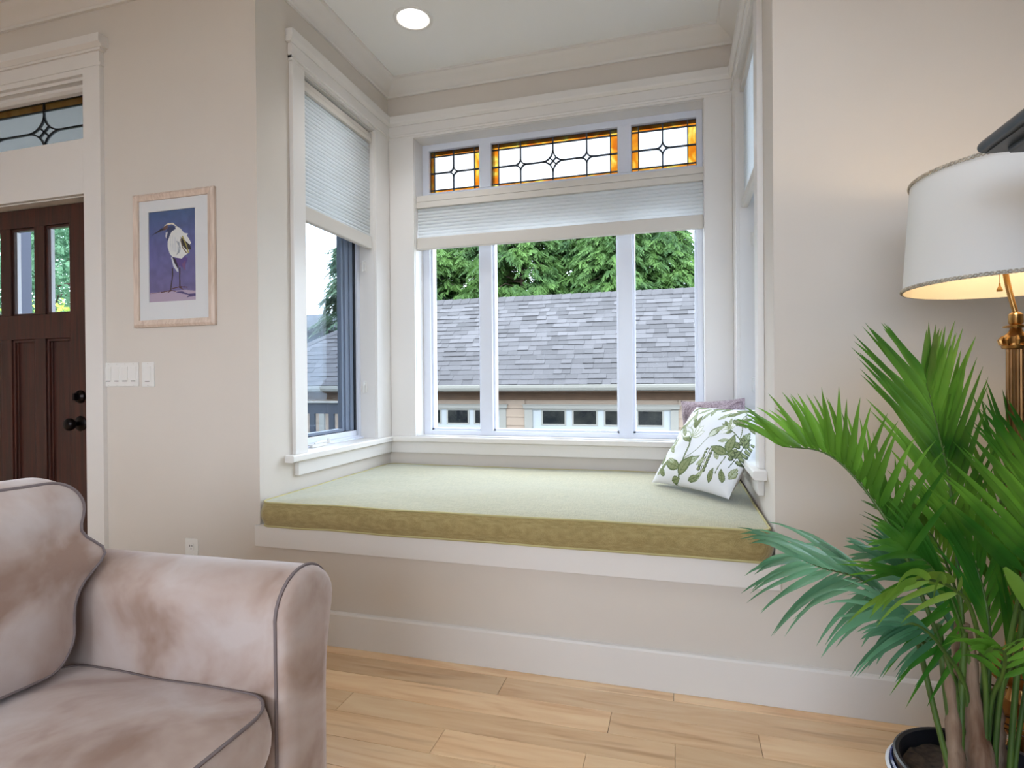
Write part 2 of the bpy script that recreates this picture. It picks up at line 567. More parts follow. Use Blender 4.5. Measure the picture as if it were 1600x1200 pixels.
# ------------------------------------------------------------------ mesh building
class MB:
    def __init__(self):
        self.v = []
        self.f = []
        self.mi = []
        self.cur = 0

    def add(self, vs, fs):
        o = len(self.v)
        self.v.extend([tuple(p) for p in vs])
        for f in fs:
            self.f.append([i + o for i in f])
            self.mi.append(self.cur)
        return self

    def box(self, x0, x1, y0, y1, z0, z1):
        x0, x1 = min(x0, x1), max(x0, x1)
        y0, y1 = min(y0, y1), max(y0, y1)
        z0, z1 = min(z0, z1), max(z0, z1)
        return self.add([(x0, y0, z0), (x1, y0, z0), (x1, y1, z0), (x0, y1, z0), (x0, y0, z1), (x1, y0, z1), (x1, y1, z1), (x0, y1, z1)],
                        [(0, 3, 2, 1), (4, 5, 6, 7), (0, 1, 5, 4), (1, 2, 6, 5), (2, 3, 7, 6), (3, 0, 4, 7)])

    def prism(self, pts, mp, a, b):
        """polygon pts (2D) pushed from a to b; mp(p, q, t) -> xyz"""
        n = len(pts)
        vs = [mp(p, q, a) for p, q in pts] + [mp(p, q, b) for p, q in pts]
        fs = [tuple(range(n))[::-1], tuple(range(n, 2 * n))] + [(i, (i + 1) % n, n + (i + 1) % n, n + i) for i in range(n)]
        return self.add(vs, fs)

    def tube(self, pts, r, n=8, closed=False, cap=True):
        pts = [Vector(p) for p in pts]
        k = len(pts)
        rs = r if isinstance(r, (list, tuple)) else [r] * k
        vs = []
        prev = None
        for i, p in enumerate(pts):
            if closed:
                t = pts[(i + 1) % k] - pts[i - 1]
            else:
                t = pts[min(i + 1, k - 1)] - pts[max(i - 1, 0)]
            if t.length < 1e-9:
                t = Vector((0, 0, 1))
            t.normalize()
            if prev is None:
                a = Vector((0, 0, 1)) if abs(t.z) < 0.9 else Vector((1, 0, 0))
                u = t.cross(a).normalized()
            else:
                u = (prev - t * prev.dot(t))
                u = u.normalized() if u.length > 1e-6 else t.orthogonal().normalized()
            prev = u
            w = t.cross(u)
            for j in range(n):
                a = 2 * PI * j / n
                vs.append(p + (u * math.cos(a) + w * math.sin(a)) * rs[i])
        fs = []
        for i in range(k if closed else k - 1):
            i2 = (i + 1) % k
            for j in range(n):
                j2 = (j + 1) % n
                fs.append((i * n + j, i * n + j2, i2 * n + j2, i2 * n + j))
        if cap and not closed:
            fs.append(tuple(range(n))[::-1])
            fs.append(tuple((k - 1) * n + j for j in range(n)))
        return self.add(vs, fs)

    def lathe(self, prof, cx, cy, n=32, flute=None):
        """prof list of (r, z)"""
        vs = []
        for r, z in prof:
            for j in range(n):
                a = 2 * PI * j / n
                rr = r * (1 + (flute * (1 if j % 2 else -1) if flute else 0))
                vs.append((cx + rr * math.cos(a), cy + rr * math.sin(a), z))
        fs = []
        for i in range(len(prof) - 1):
            for j in range(n):
                j2 = (j + 1) % n
                fs.append((i * n + j, i * n + j2, (i + 1) * n + j2, (i + 1) * n + j))
        if prof[0][0] < 1e-4 or True:
            fs.append(tuple(range(n))[::-1])
            fs.append(tuple((len(prof) - 1) * n + j for j in range(n)))
        return self.add(vs, fs)

    def build(self, name, m, parent=None, smooth=False, bevel=0.0, sub=0, recalc=True):
        me = bpy.data.meshes.new(name)
        me.from_pydata(self.v, [], self.f)
        ms = m if isinstance(m, (list, tuple)) else [m]
        for x in ms:
            me.materials.append(x)
        if len(ms) > 1:
            me.polygons.foreach_set('material_index', self.mi)
        if recalc:
            import bmesh
            bm = bmesh.new()
            bm.from_mesh(me)
            bmesh.ops.recalc_face_normals(bm, faces=bm.faces)
            bm.to_mesh(me)
            bm.free()
        if smooth:
            me.polygons.foreach_set('use_smooth', [True] * len(me.polygons))
            try:
                me.set_sharp_from_angle(angle=math.radians(smooth if smooth > 1 else 40))
            except Exception:
                pass
        me.update()
        o = bpy.data.objects.new(name, me)
        COL.objects.link(o)
        if parent:
            o.parent = parent
            o.matrix_parent_inverse = Matrix.Identity(4)
            loc = parent_loc(parent)
            # geometry is given in world coordinates: cancel the parents' offset
            o.location = -loc
        if bevel:
            bv = o.modifiers.new('bevel', 'BEVEL')
            bv.width = bevel
            bv.segments = 2
            bv.limit_method = 'ANGLE'
            bv.angle_limit = math.radians(40)
            bv.harden_normals = False
        return o


WORLD_OFF = {}


def parent_loc(p):
    """world position of a parent's origin (parents are never rotated)"""
    l = Vector((0, 0, 0))
    while p is not None:
        l += p.location
        p = p.parent
    return l


def tag(o, label=None, cat=None, group=None, kind=None):
    if label:
        o['label'] = label
    if cat:
        o['category'] = cat
    if group:
        o['group'] = group
    if kind:
        o['kind'] = kind
    return o


def thing(name, loc, label=None, cat=None, group=None, kind=None, parent=None):
    o = bpy.data.objects.new(name, None)
    o.empty_display_size = 0.05
    o.location = loc
    COL.objects.link(o)
    if parent:
        o.parent = parent
        o.location = Vector(loc) - parent_loc(parent)
    return tag(o, label, cat, group, kind)


def sweep(path, prof, mb=None):
    """mould profile [(out, z)] run along a 2D path, room on the right-hand side, mitred"""
    mb = mb or MB()
    n = len(path)
    offs = []
    for i in range(n):
        ns = []
        if i > 0:
            d = Vector(path[i]) - Vector(path[i - 1])
            d.normalize()
            ns.append(Vector((d.y, -d.x)))
        if i < n - 1:
            d = Vector(path[i + 1]) - Vector(path[i])
            d.normalize()
            ns.append(Vector((d.y, -d.x)))
        if len(ns) == 1:
            offs.append(ns[0])
        else:
            offs.append((ns[0] + ns[1]) / (1 + ns[0].dot(ns[1])))
    k = len(prof)
    vs = []
    for i in range(n):
        for o, z in prof:
            vs.append((path[i][0] + offs[i].x * o, path[i][1] + offs[i].y * o, z))
    fs = []
    for i in range(n - 1):
        for j in range(k):
            j2 = (j + 1) % k
            fs.append((i * k + j, i * k + j2, (i + 1) * k + j2, (i + 1) * k + j))
    fs.append(tuple(range(k))[::-1])
    fs.append(tuple((n - 1) * k + j for j in range(k)))
    return mb.add(vs, fs)


def wall_with_holes(mb, axis, a0, a1, t0, t1, z0, z1, holes):
    """wall slab running along axis ('x' or 'y'), thickness t0..t1; holes (a0,a1,z0,z1) sorted along the axis, grouped by column"""
    def bx(p0, p1, q0, q1):
        if p1 - p0 < 1e-5 or q1 - q0 < 1e-5:
            return
        if axis == 'x':
            mb.box(p0, p1, t0, t1, q0, q1)
        else:
            mb.box(t0, t1, p0, p1, q0, q1)
    cols = sorted(set([a0, a1] + [h[0] for h in holes] + [h[1] for h in holes]))
    for i in range(len(cols) - 1):
        c0, c1 = cols[i], cols[i + 1]
        hs = sorted([(h[2], h[3]) for h in holes if h[0] <= c0 + 1e-6 and h[1] >= c1 - 1e-6])
        z = z0
        for h0, h1 in hs:
            bx(c0, c1, z, h0)
            z = h1
        bx(c0, c1, z, z1)


# ================================================================== STRUCTURE
# front wall, door side and lamp side, and the bay walls
DX0, DX1, DZ = -1.86, -0.93, 1.875           # door opening
TX0, TX1, TZ0, TZ1 = -1.86, -0.93, 2.10, 2.42   # transom opening
mb = MB()
wall_with_holes(mb, 'x', ROOML, 0, 0, 0.16, -0.0, CEIL, [(DX0, DX1, 0, DZ), (TX0, TX1, TZ0, TZ1)])
mb.build('wall_front_left', M['wall'])
bpy.data.objects['wall_front_left']['kind'] = 'structure'
mb = MB()
mb.box(XR, ROOMR + 0.15, 0, 0.16, 0, CEIL)
tag(mb.build('wall_front_right', M['wall']), kind='structure')
mb = MB()
mb.box(0, XR, 0, 0.16, 0, 0.43)
tag(mb.build('wall_front_below_seat', M['wall']), kind='structure')
mb = MB()
wall_with_holes(mb, 'x', -0.2, XR + 0.2, D, D + 0.22, 0.3, CEIL, [(0.175, 1.772, 0.69, 2.435)])
tag(mb.build('wall_back', M['wall']), kind='structure')
mb = MB()
wall_with_holes(mb, 'y', 0.16, D, -0.2, 0, 0.3, CEIL, [(0.295, 0.925, 0.69, 2.43)])
tag(mb.build('wall_bay_left', M['wall']), kind='structure')
mb = MB()
wall_with_holes(mb, 'y', 0.16, D, XR, XR + 0.2, 0.3, CEIL, [(0.295, 0.925, 0.69, 2.43)])
tag(mb.build('wall_bay_right', M['wall']), kind='structure')
# the other walls of the room, behind the camera
mb = MB()
mb.box(ROOML - 0.15, ROOML, REAR, 0.16, 0, CEIL)
tag(mb.build('wall_left', M['wall']), kind='structure')
mb = MB()
wall_with_holes(mb, 'y', REAR, 0, ROOMR, ROOMR + 0.15, 0, CEIL, [(-4.7, -3.1, 0.5, 2.5)])  # unseen opening added and sized to let light into the room
tag(mb.build('wall_right', M['wall']), kind='structure')
mb = MB()
wall_with_holes(mb, 'x', ROOML, ROOMR, REAR - 0.15, REAR, 0, CEIL, [(-0.6, 2.5, 0.8, 2.5)])  # unseen opening added and sized to brighten the front wall
tag(mb.build('wall_rear', M['wall']), kind='structure')

# ceiling with the round cut of the recessed light
LX, LY, LR = 0.425, 0.572, 0.077
mb = MB()
n = 32
mb.box(ROOML - 0.15, ROOMR + 0.15, REAR - 0.15, LY - 0.2, CEIL, CEIL + 0.12)
mb.box(ROOML - 0.15, ROOMR + 0.15, LY + 0.2, D + 0.22, CEIL, CEIL + 0.12)
mb.box(ROOML - 0.15, LX - 0.2, LY - 0.2, LY + 0.2, CEIL, CEIL + 0.12)
mb.box(LX + 0.2, ROOMR + 0.15, LY - 0.2, LY + 0.2, CEIL, CEIL + 0.12)
vs = []
for j in range(n):
    a = 2 * PI * (j + 0.5) / n
    c, s = math.cos(a), math.sin(a)
    q = 0.2 / max(abs(c), abs(s))
    vs.append((LX + (LR + 0.004) * c, LY + (LR + 0.004) * s, CEIL))
    vs.append((LX + q * c, LY + q * s, CEIL))
mb.add(vs, [(2 * j, 2 * j + 1, (2 * j + 3) % (2 * n), (2 * j + 2) % (2 * n)) for j in range(n)])
for sx in (-1, 1):
    for sy in (-1, 1):
        # little corner triangles of the square
        k = [j for j in range(n)]
mb2v = []
for q0 in range(4):
    a0 = PI / 4 + q0 * PI / 2
    cx, cy = LX + 0.2 * (1 if math.cos(a0) > 0 else -1), LY + 0.2 * (1 if math.sin(a0) > 0 else -1)
    js = [j for j in range(n) if abs(((2 * PI * (j + 0.5) / n - a0 + PI) % (2 * PI)) - PI) < 2 * PI / n * 0.6]
    pts = [vs[2 * j + 1] for j in js]
    if len(pts) == 2:
        mb.add([pts[0], (cx, cy, CEIL), pts[1]], [(0, 1, 2)])
tag(mb.build('ceiling', M['ceiling']), kind='structure')

# floor: maple boards laid along the wall, each a piece of its own over a sub-floor
floor = thing('floor', (0, 0, 0), kind='structure')
mb = MB()
mb.box(ROOML, ROOMR, REAR, 0.0, -0.05, -0.008)
mb.build('subfloor', M['floor_gap'], floor)
rows = [(-0.062, 0.0), (-0.174, -0.062), (-0.283, -0.174), (-0.389, -0.283), (-0.503, -0.389)]
y = -0.503
while y > REAR + 0.01:
    rows.append((max(y - 0.111, REAR), y))
    y -= 0.111
known = {0: [-1.2, 0.05, 1.613], 1: [-0.35, 1.059], 2: [-0.9, 0.41, 1.429, ], 3: [-1.5, 0.598, 1.846 - 0.229 + 0.0],
         4: [-0.6, 0.967, ], 5: [-1.4, 0.2, 1.157]}
known[2] = [-0.9, 0.41, 1.429, 2.6]
known[1] = [-0.35, 1.059, 2.5]
known[3] = [-1.5, 0.598, 1.617]
known[4] = [-0.6, 0.967, 1.383, 2.4]
for i, (y0, y1) in enumerate(rows):
    if i in known:
        cuts = known[i]
    else:
        cuts = []
        x = ROOML + random.uniform(0.3, 1.4)
        while x < ROOMR:
            cuts.append(x)
            x += random.uniform(0.5, 1.7)
    if i == 2:
        cuts = [-0.9, 0.41, 1.429, 1.846]
    cuts = [ROOML] + [c for c in cuts if ROOML < c < ROOMR] + [ROOMR]
    for a, b in zip(cuts[:-1], cuts[1:]):
        g = 0.0006
        m_ = MB()
        m_.box(a + g, b - g, y0 + g, y1 - g, -0.012, random.uniform(-0.0004, 0.0))
        m_.build('floor_board', M['floor'], floor, bevel=0.0008)


# crown moulding
cp = [(0, 2.688), (0.012, 2.688), (0.014, 2.700), (0.022, 2.704), (0.030, 2.716), (0.046, 2.728), (0.066, 2.738),
      (0.078, 2.746), (0.084, 2.754), (0.093, 2.756), (0.093, 2.769), (0, 2.769)]
mb = sweep([(ROOML, 0), (0, 0), (0, D), (XR, D), (XR, 0), (ROOMR, 0)], cp)
tag(mb.build('trim_1', M['trim'], smooth=35), label='white crown moulding at the ceiling', kind='structure')
# baseboard
bpf = [(0, 0), (0.016, 0), (0.016, 0.124), (0.012, 0.131), (0, 0.133)]
mb = sweep([(-0.80, 0), (ROOMR, 0)], bpf)
tag(mb.build('baseboard_front', M['trim'], bevel=0.001), kind='structure')
mb = sweep([(ROOMR, 0), (ROOMR, REAR), (ROOML, REAR), (ROOML, 0), (DX0 - 0.13, 0)], bpf)
tag(mb.build('baseboard_rear', M['trim']), kind='structure')

# window head casing round the bay
pth = [(0, 0.20), (0, D), (XR, D), (XR, 0.20)]
mb = sweep(pth, [(0, 2.434), (0.020, 2.434), (0.020, 2.512), (0, 2.512)])
sweep(pth, [(0.0, 2.446), (0.026, 2.446), (0.028, 2.453), (0.026, 2.460), (0, 2.460)], mb)
pth2 = [(0, 0.185), (0, D), (XR, D), (XR, 0.185)]
sweep(pth2, [(0, 2.512), (0.024, 2.512), (0.034, 2.524), (0.036, 2.53), (0.036, 2.567), (0, 2.567)], mb)
tag(mb.build('trim_2', M['trim'], bevel=0.0012), label='white head casing over the bay windows', kind='structure')
# stool and apron
mb = sweep([(0, 0.155), (0, D), (XR, D), (XR, 0.155)], [(-0.02, 0.676), (0.040, 0.676), (0.045, 0.681), (0.045, 0.703), (0.040, 0.708), (-0.02, 0.708)])
tag(mb.build('trim_3', M['trim'], bevel=0.001), label='white window stool ledge round the bay', kind='structure')
mb = sweep([(0, 0.222), (0, D), (XR, D), (XR, 0.222)], [(0, 0.612), (0.02, 0.612), (0.02, 0.676), (0, 0.676)])
tag(mb.build('trim_4', M['trim'], bevel=0.001), label='white apron board below the window stool', kind='structure')
# side casings of the three bay windows
mb = MB()
for a, b in ((0.205, 0.290), (0.925, 1.10 - 0.02)):
    mb.box(0, 0.02, a, b, 0.708, 2.434)
    mb.box(XR - 0.02, XR, a, b, 0.708, 2.434)
mb.box(0.02, 0.176, D - 0.02, D, 0.708, 2.434)
mb.box(1.770, XR - 0.02, D - 0.02, D, 0.708, 2.434)
tag(mb.build('trim_5', M['trim'], bevel=0.0015), label='white side casings of the bay windows', kind='structure')
# painted window reveals
mb = MB()
mb.box(0.1755, 0.178, D - 0.005, D + 0.22, 0.708, 2.435)
mb.box(1.768, 1.7715, D - 0.005, D + 0.22, 0.708, 2.435)
mb.box(0.1755, 1.7715, D - 0.005, D + 0.22, 2.432, 2.4345)
mb.box(0.1755, 1.7715, D - 0.015, D + 0.22, 0.691, 0.708)
for s in (0, 1):
    xa, xb = (-0.2, 0.005) if s == 0 else (XR - 0.005, XR + 0.2)
    mb.box(xa, xb, 0.2955, 0.2985, 0.708, 2.43)
    mb.box(xa, xb, 0.9215, 0.9245, 0.708, 2.43)
    mb.box(xa, xb, 0.2955, 0.9245, 2.426, 2.4295)
    xa, xb = (-0.2, 0.0) if s == 0 else (XR, XR + 0.2)
    mb.box(xa, xb, 0.2955, 0.9245, 0.691, 0.7075)
tag(mb.build('trim_6', M['trim']), label='white painted reveals of the bay windows', kind='structure')
# seat platform and its facing board
mb = MB()
mb.box(0, XR, 0.0, D, 0.43, 0.4475)
tag(mb.build('trim_7', M['trim']), label='white platform of the window seat', kind='structure')
mb = MB()
mb.box(-0.012, XR + 0.012, -0.02, 0.0, 0.3645, 0.4485)
tag(mb.build('trim_8', M['trim'], bevel=0.002), label='white facing board under the seat cushion', kind='structure')

# door and transom casing
mb = MB()
mb.box(-0.904, -0.805, -0.02, 0, 0, 2.43)
mb.box(-1.985, -1.886, -0.02, 0, 0, 2.43)
mb.box(-1.886, -0.904, -0.02, 0, 1.873, 2.118)
mb.box(-1.886, -0.904, -0.018, 0, 2.405, 2.43)
mb.box(-1.995, -0.798, -0.021, 0, 2.43, 2.442)
mb.box(-1.985, -0.805, -0.020, 0, 2.442, 2.492)
mb.box(-2.0, -0.79, -0.028, 0, 2.492, 2.503)
mb.prism([(-0.0, 2.503), (-0.030, 2.503), (-0.048, 2.516), (-0.048, 2.552), (0, 2.552)], lambda p, q, t: (t, p, q), -2.012, -0.775)
tag(mb.build('trim_9', M['trim'], bevel=0.0012), label='white casing round the front door and its transom', kind='structure')
mb = MB()   # jambs
mb.box(-0.93, -0.905, 0, 0.16, 0, 1.885)
mb.box(-1.885, -1.86, 0, 0.16, 0, 1.885)
mb.box(-1.86, -0.93, 0, 0.16, 1.868, 1.8745)
mb.box(-0.93, -0.918, 0, 0.16, 2.10, 2.42)
mb.box(-1.86, -0.93, 0, 0.16, 2.10, 2.118)
mb.box(-1.86, -0.93, 0.0, 0.16, 2.39, 2.4195)
mb.prism([(0.028, 2.39), (0.028, 2.376), (0.04, 2.366), (0.06, 2.361), (0.09, 2.361), (0.09, 2.39)], lambda p, q, t: (t, p, q), -1.86, -0.93)
tag(mb.build('trim_10', M['trim']), label='white jambs of the door and transom', kind='structure')

# ------------------------------------------------------------------ front door
door = thing('door_1', (-1.395, 0.05, 0.0), kind='structure', label='dark stained wooden front door with three small panes over tall panels')
lites = [(-1.698, -1.541), (-1.474, -1.317), (-1.250, -1.092)]
YD0, YD1 = 0.052, 0.095
ZL0, ZL1, ZP0, ZP1 = 1.357, 1.778, 0.22, 1.242
mb = MB()
mb.box(-1.092, -0.931, YD0, YD1, 0.01, 1.865)
tag(mb.build('stile', M['door'], door, bevel=0.002))
mb = MB()
mb.box(-1.859, -1.698, YD0, YD1, 0.01, 1.865)
mb.build('stile', M['door'], door, bevel=0.002)
for z0, z1 in ((ZL1, 1.865), (ZP1, ZL0), (0.01, ZP0)):
    mb = MB()
    mb.box(-1.698, -1.092, YD0, YD1, z0, z1)
    mb.build('rail', M['door'], door, bevel=0.002)
for xa, xb in ((-1.541, -1.474), (-1.317, -1.250)):
    mb = MB()
    mb.box(xa, xb, YD0, YD1, ZL0, ZL1)
    mb.box(xa, xb, YD0, YD1, ZP0, ZP1)
    mb.build('mullion', M['door'], door, bevel=0.002)
for xa, xb in lites:
    mb = MB()
    for a, b, c, d in ((xa, xa + 0.012, ZL0, ZL1), (xb - 0.012, xb, ZL0, ZL1), (xa, xb, ZL0, ZL0 + 0.010), (xa, xb, ZL1 - 0.012, ZL1)):
        mb.box(a, b, 0.060, 0.085, c, d)
    st = mb.build('pane_stop', M['door'], door, bevel=0.003)
    mb = MB()
    mb.box(xa + 0.008, xa + 0.014, 0.074, 0.090, ZL0 + 0.01, ZL1 - 0.012)
    mb.build('pane_spacer', M['vinyl'], door)
    mb = MB()
    mb.box(xa + 0.01, xb - 0.01, 0.071, 0.075, ZL0 + 0.008, ZL1 - 0.008)
    mb.build('pane', M['glass'], door)
    # recessed panel with a moulded surround
    mb = MB()
    mb.box(xa, xb, 0.074, 0.084, ZP0, ZP1)
    for a, b, c, d in ((xa, xa + 0.014, ZP0, ZP1), (xb - 0.014, xb, ZP0, ZP1), (xa, xb, ZP0, ZP0 + 0.014), (xa, xb, ZP1 - 0.014, ZP1)):
        mb.box(a, b, 0.058, 0.08, c, d)
    for a, b, c, d in ((xa + 0.014, xa + 0.022, ZP0 + 0.014, ZP1 - 0.014), (xb - 0.022, xb - 0.014, ZP0 + 0.014, ZP1 - 0.014)):
        mb.box(a, b, 0.067, 0.08, c, d)
    mb.build('panel', M['door'], door, bevel=0.003)
# knob and deadbolt
def ylathe(prof, cx, cz, y0, n=24, mb=None):
    mb = mb or MB()
    vs = []
    for r, yy in prof:
        for j in range(n):
            a = 2 * PI * j / n
            vs.append((cx + r * math.cos(a), y0 - yy, cz + r * math.sin(a)))
    fs = [(i * n + j, i * n + (j + 1) % n, (i + 1) * n + (j + 1) % n, (i + 1) * n + j) for i in range(len(prof) - 1) for j in range(n)]
    fs += [tuple(range(n)), tuple((len(prof) - 1) * n + j for j in range(n))]
    return mb.add(vs, fs)
mb = ylathe([(0.036, 0), (0.036, 0.004), (0.030, 0.008), (0.014, 0.011), (0.010, 0.014), (0.010, 0.030), (0.014, 0.034), (0.024, 0.040),
             (0.029, 0.050), (0.028, 0.060), (0.020, 0.068), (0.004, 0.071)], -1.030, 0.841, YD0)
tag(mb.build('door_handle', M['bronze'], door, smooth=50), label='dark bronze round door knob')
mb = ylathe([(0.031, 0), (0.031, 0.006), (0.026, 0.012), (0.018, 0.014), (0.016, 0.018), (0.004, 0.019)], -1.030, 0.966, YD0)
mb.box(-1.036, -1.024, YD0 - 0.034, YD0 - 0.012, 0.950, 0.982)
tag(mb.build('deadbolt', M['bronze'], door, smooth=50), label='dark bronze deadbolt with thumb turn')


# ------------------------------------------------------------------ leaded glass
def strip(mb, pts, w, y0, y1):
    """flat strip of width w along 2D pts in the XZ plane, y0..y1 thick"""
    pts = [Vector(p) for p in pts]
    L, R = [], []
    for i, p in enumerate(pts):
        t = (pts[min(i + 1, len(pts) - 1)] - pts[max(i - 1, 0)]).normalized()
        nn = Vector((-t.y, t.x)) * w / 2
        L.append(p + nn)
        R.append(p - nn)
    k = len(pts)
    vs = [(p.x, y0, p.y) for p in L] + [(p.x, y0, p.y) for p in R] + [(p.x, y1, p.y) for p in L] + [(p.x, y1, p.y) for p in R]
    fs = []
    for i in range(k - 1):
        fs += [(i, i + 1, k + i + 1, k + i), (2 * k + i, 3 * k + i, 3 * k + i + 1, 2 * k + i + 1),
               (i, 2 * k + i, 2 * k + i + 1, i + 1), (k + i, k + i + 1, 3 * k + i + 1, 3 * k + i)]
    fs += [(0, k, 3 * k, 2 * k), (k - 1, 3 * k - 1, 4 * k - 1, 2 * k - 1)]
    mb.add(vs, fs)


def plate(name, pts, y, m, parent, t=0.003):
    mb = MB()
    mb.prism(pts, lambda p, q, s: (p, s, q), y - t / 2, y + t / 2)
    return mb.build(name, m, parent)


def star_arc(cx, cz, hx, hz, q, n=6):
    """concave arc of an astroid-like star in quadrant q, from the x tip to the z tip"""
    sx, sz = ((1, 1), (-1, 1), (-1, -1), (1, -1))[q]
    out = []
    for i in range(n + 1):
        t = i / n
        a = t * PI / 2
        # circle-like concave curve centred on the far corner
        x = hx * (1 - math.sin(a))
        z = hz * (1 - math.cos(a))
        k = 0.86
        x2 = hx * (1 - t)
        z2 = hz * t
        out.append((cx + sx * (x * k + x2 * (1 - k)), cz + sz * (z * k + z2 * (1 - k))))
    return out


def leaded_panel(parent, x0, x1, z0, z1, y, xi0, xi1, zi0, zi1, stars, zc, mats, w=0.0075, name_label=None):
    """x0..x1,z0..z1: panel; xi,zi: inner edges of the amber border; stars: [(cx, hx, hz, cross)]"""
    amber, clear, came = mats
    pn = thing('leaded_panel', ((x0 + x1) / 2, y, z0), parent=parent)
    xs = [s[0] for s in stars]
    # border pieces
    segs_x = [xi0] + xs + [xi1]
    for a, b in zip(segs_x[:-1], segs_x[1:]):
        if zi1 < z1:
            plate('amber_glass', [(a, zi1), (b, zi1), (b, z1), (a, z1)], y, amber, pn)
        if zi0 > z0:
            plate('amber_glass', [(a, z0), (b, z0), (b, zi0), (a, zi0)], y, amber, pn)
    for a, b in ((x0, xi0), (xi1, x1)):
        if b - a < 1e-4:
            continue
        for c, d in ((z0, zi0), (zi0, zc), (zc, zi1), (zi1, z1)):
            if d - c > 1e-4:
                plate('amber_glass', [(a, c), (b, c), (b, d), (a, d)], y, amber, pn)
    # clear quarters between stars
    lefts = [xi0] + xs
    rights = xs + [xi1]
    for k in range(len(stars) + 1):
        a, b = lefts[k], rights[k]
        for up in (1, -1):
            ze = zi1 if up > 0 else zi0
            pts = []
            # left boundary
            if k == 0:
                pts += [(a, zc), (a, ze)]
            else:
                s = stars[k - 1]
                arc = star_arc(s[0], zc, s[1], s[2], 0 if up > 0 else 3)
                pts += arc + [(a, ze)]
            if k == len(stars):
                pts += [(b, ze), (b, zc)]
            else:
                s = stars[k]
                arc = star_arc(s[0], zc, s[1], s[2], 1 if up > 0 else 2)
                pts += [(b, ze)] + arc[::-1]
            plate('clear_glass', pts, y, clear, pn)
    cm = MB()
    ya, yb = y - 0.005, y + 0.005
    for cx, hx, hz, cross in stars:
        ring = []
        for q in range(4):
            arc = star_arc(cx, zc, hx, hz, q)
            ring += (arc if q % 2 == 0 else arc[::-1])[:-1]
        plate('star_glass', ring, y, clear, pn)
        for q in range(4):
            strip(cm, star_arc(cx, zc, hx, hz, q), w, ya, yb)
        strip(cm, [(cx, zc + hz), (cx, z1)], w, ya, yb)
        strip(cm, [(cx, zc - hz), (cx, z0)], w, ya, yb)
        if cross:
            for sg in (1, -1):
                p = Vector(star_arc(cx, zc, hx, hz, 0 if sg > 0 else 1)[3])
                strip(cm, [(p.x, p.y), (2 * cx - p.x, 2 * zc - p.y)], w * 0.9, ya, yb)
    tips = [x0] + sum([[s[0] - s[1], s[0] + s[1]] for s in stars], []) + [x1]
    for a, b in zip(tips[::2], tips[1::2]):
        strip(cm, [(a, zc), (b, zc)], w, ya, yb)
    for xx in (xi0, xi1):
        if x0 + 1e-3 < xx < x1 - 1e-3:
            strip(cm, [(xx, z0), (xx, z1)], w * 0.75, ya, yb)
    for zz in (zi0, zi1):
        if z0 + 1e-3 < zz < z1 - 1e-3:
            strip(cm, [(x0, zz), (x1, zz)], w * 0.75, ya, yb)
    for p in (((x0, z0), (x1, z0)), ((x0, z1), (x1, z1)), ((x0, z0), (x0, z1)), ((x1, z0), (x1, z1))):
        strip(cm, p, w * 0.6, ya, yb)
    cm.build('lead_came', came, pn)
    return pn


# ------------------------------------------------------------------ back window
win = thing('window_1', (0.97, 1.2, 0.708), kind='structure', label='wide white back window with three panes and amber leaded transoms')
fy0, fy1 = 1.195, 1.275
mb = MB()
mb.box(0.178, 0.222, fy0, fy1, 0.708, 2.432)
mb.box(1.738, 1.768, fy0, fy1, 0.708, 2.432)
mb.box(0.222, 1.738, fy0, fy1, 2.396, 2.432)
mb.box(0.222, 1.738, fy0, fy1, 0.708, 0.734)
mb.build('window_frame', M['vinyl'], win, bevel=0.002)
mb = MB()
mb.box(0.222, 1.738, fy0 + 0.001, fy1, 1.955, 2.146)
mb.build('transom_bar', M['vinyl'], win, bevel=0.002)
for xa, xb in ((0.536, 0.610), (1.330, 1.405)):
    mb = MB()
    mb.box(xa, xb, fy0 - 0.002, fy1, 0.720, 1.955)
    mb.box(xa + 0.001, xb - 0.001, fy0 - 0.001, fy1, 2.146, 2.40)
    mb.build('mullion', M['vinyl'], win, bevel=0.002)
lights3 = [(0.222, 0.536), (0.610, 1.330), (1.405, 1.738)]
for xa, xb in lights3:
    mb = MB()
    for a, b, c, d in ((xa, xa + 0.012, 0.734, 1.955), (xb - 0.012, xb, 0.734, 1.955), (xa, xb, 0.734, 0.746)):
        mb.box(a, b, fy0 + 0.02, fy1 - 0.01, c, d)
    mb.build('glazing_bead', M['vinyl'], win, bevel=0.001)
    mb = MB()
    mb.box(xa + 0.004, xb - 0.004, 1.232, 1.236, 0.738, 1.96)
    mb.build('pane', M['glass'], win)
am = (M['amber'], M['clear_leaded'], M['came'])
leaded_panel(win, 0.222, 0.536, 2.146, 2.396, 1.222, 0.247, 0.500, 2.166, 2.366, [(0.369, 0.030, 0.030, False)], 2.267, am)
leaded_panel(win, 0.610, 1.330, 2.146, 2.396, 1.222, 0.649, 1.290, 2.164, 2.362,
             [(0.780, 0.032, 0.032, False), (0.969, 0.056, 0.060, True), (1.160, 0.032, 0.032, False)], 2.262, am)
leaded_panel(win, 1.405, 1.738, 2.146, 2.396, 1.222, 1.441, 1.695, 2.166, 2.362, [(1.567, 0.032, 0.034, False)], 2.262, am)


# door transom
tw = thing('window_2', (-1.4, 0.07, 2.118), kind='structure', label='leaded glass transom over the front door')
leaded_panel(tw, -1.86, -0.93, 2.118, 2.361, 0.062, -1.859, -0.931, 2.1185, 2.322,
             [(-1.62, 0.096, 0.074, True), (-1.253, 0.096, 0.074, True)], 2.224, (M['amber_dark'], M['obscure'], M['came_dark']), 0.0068)


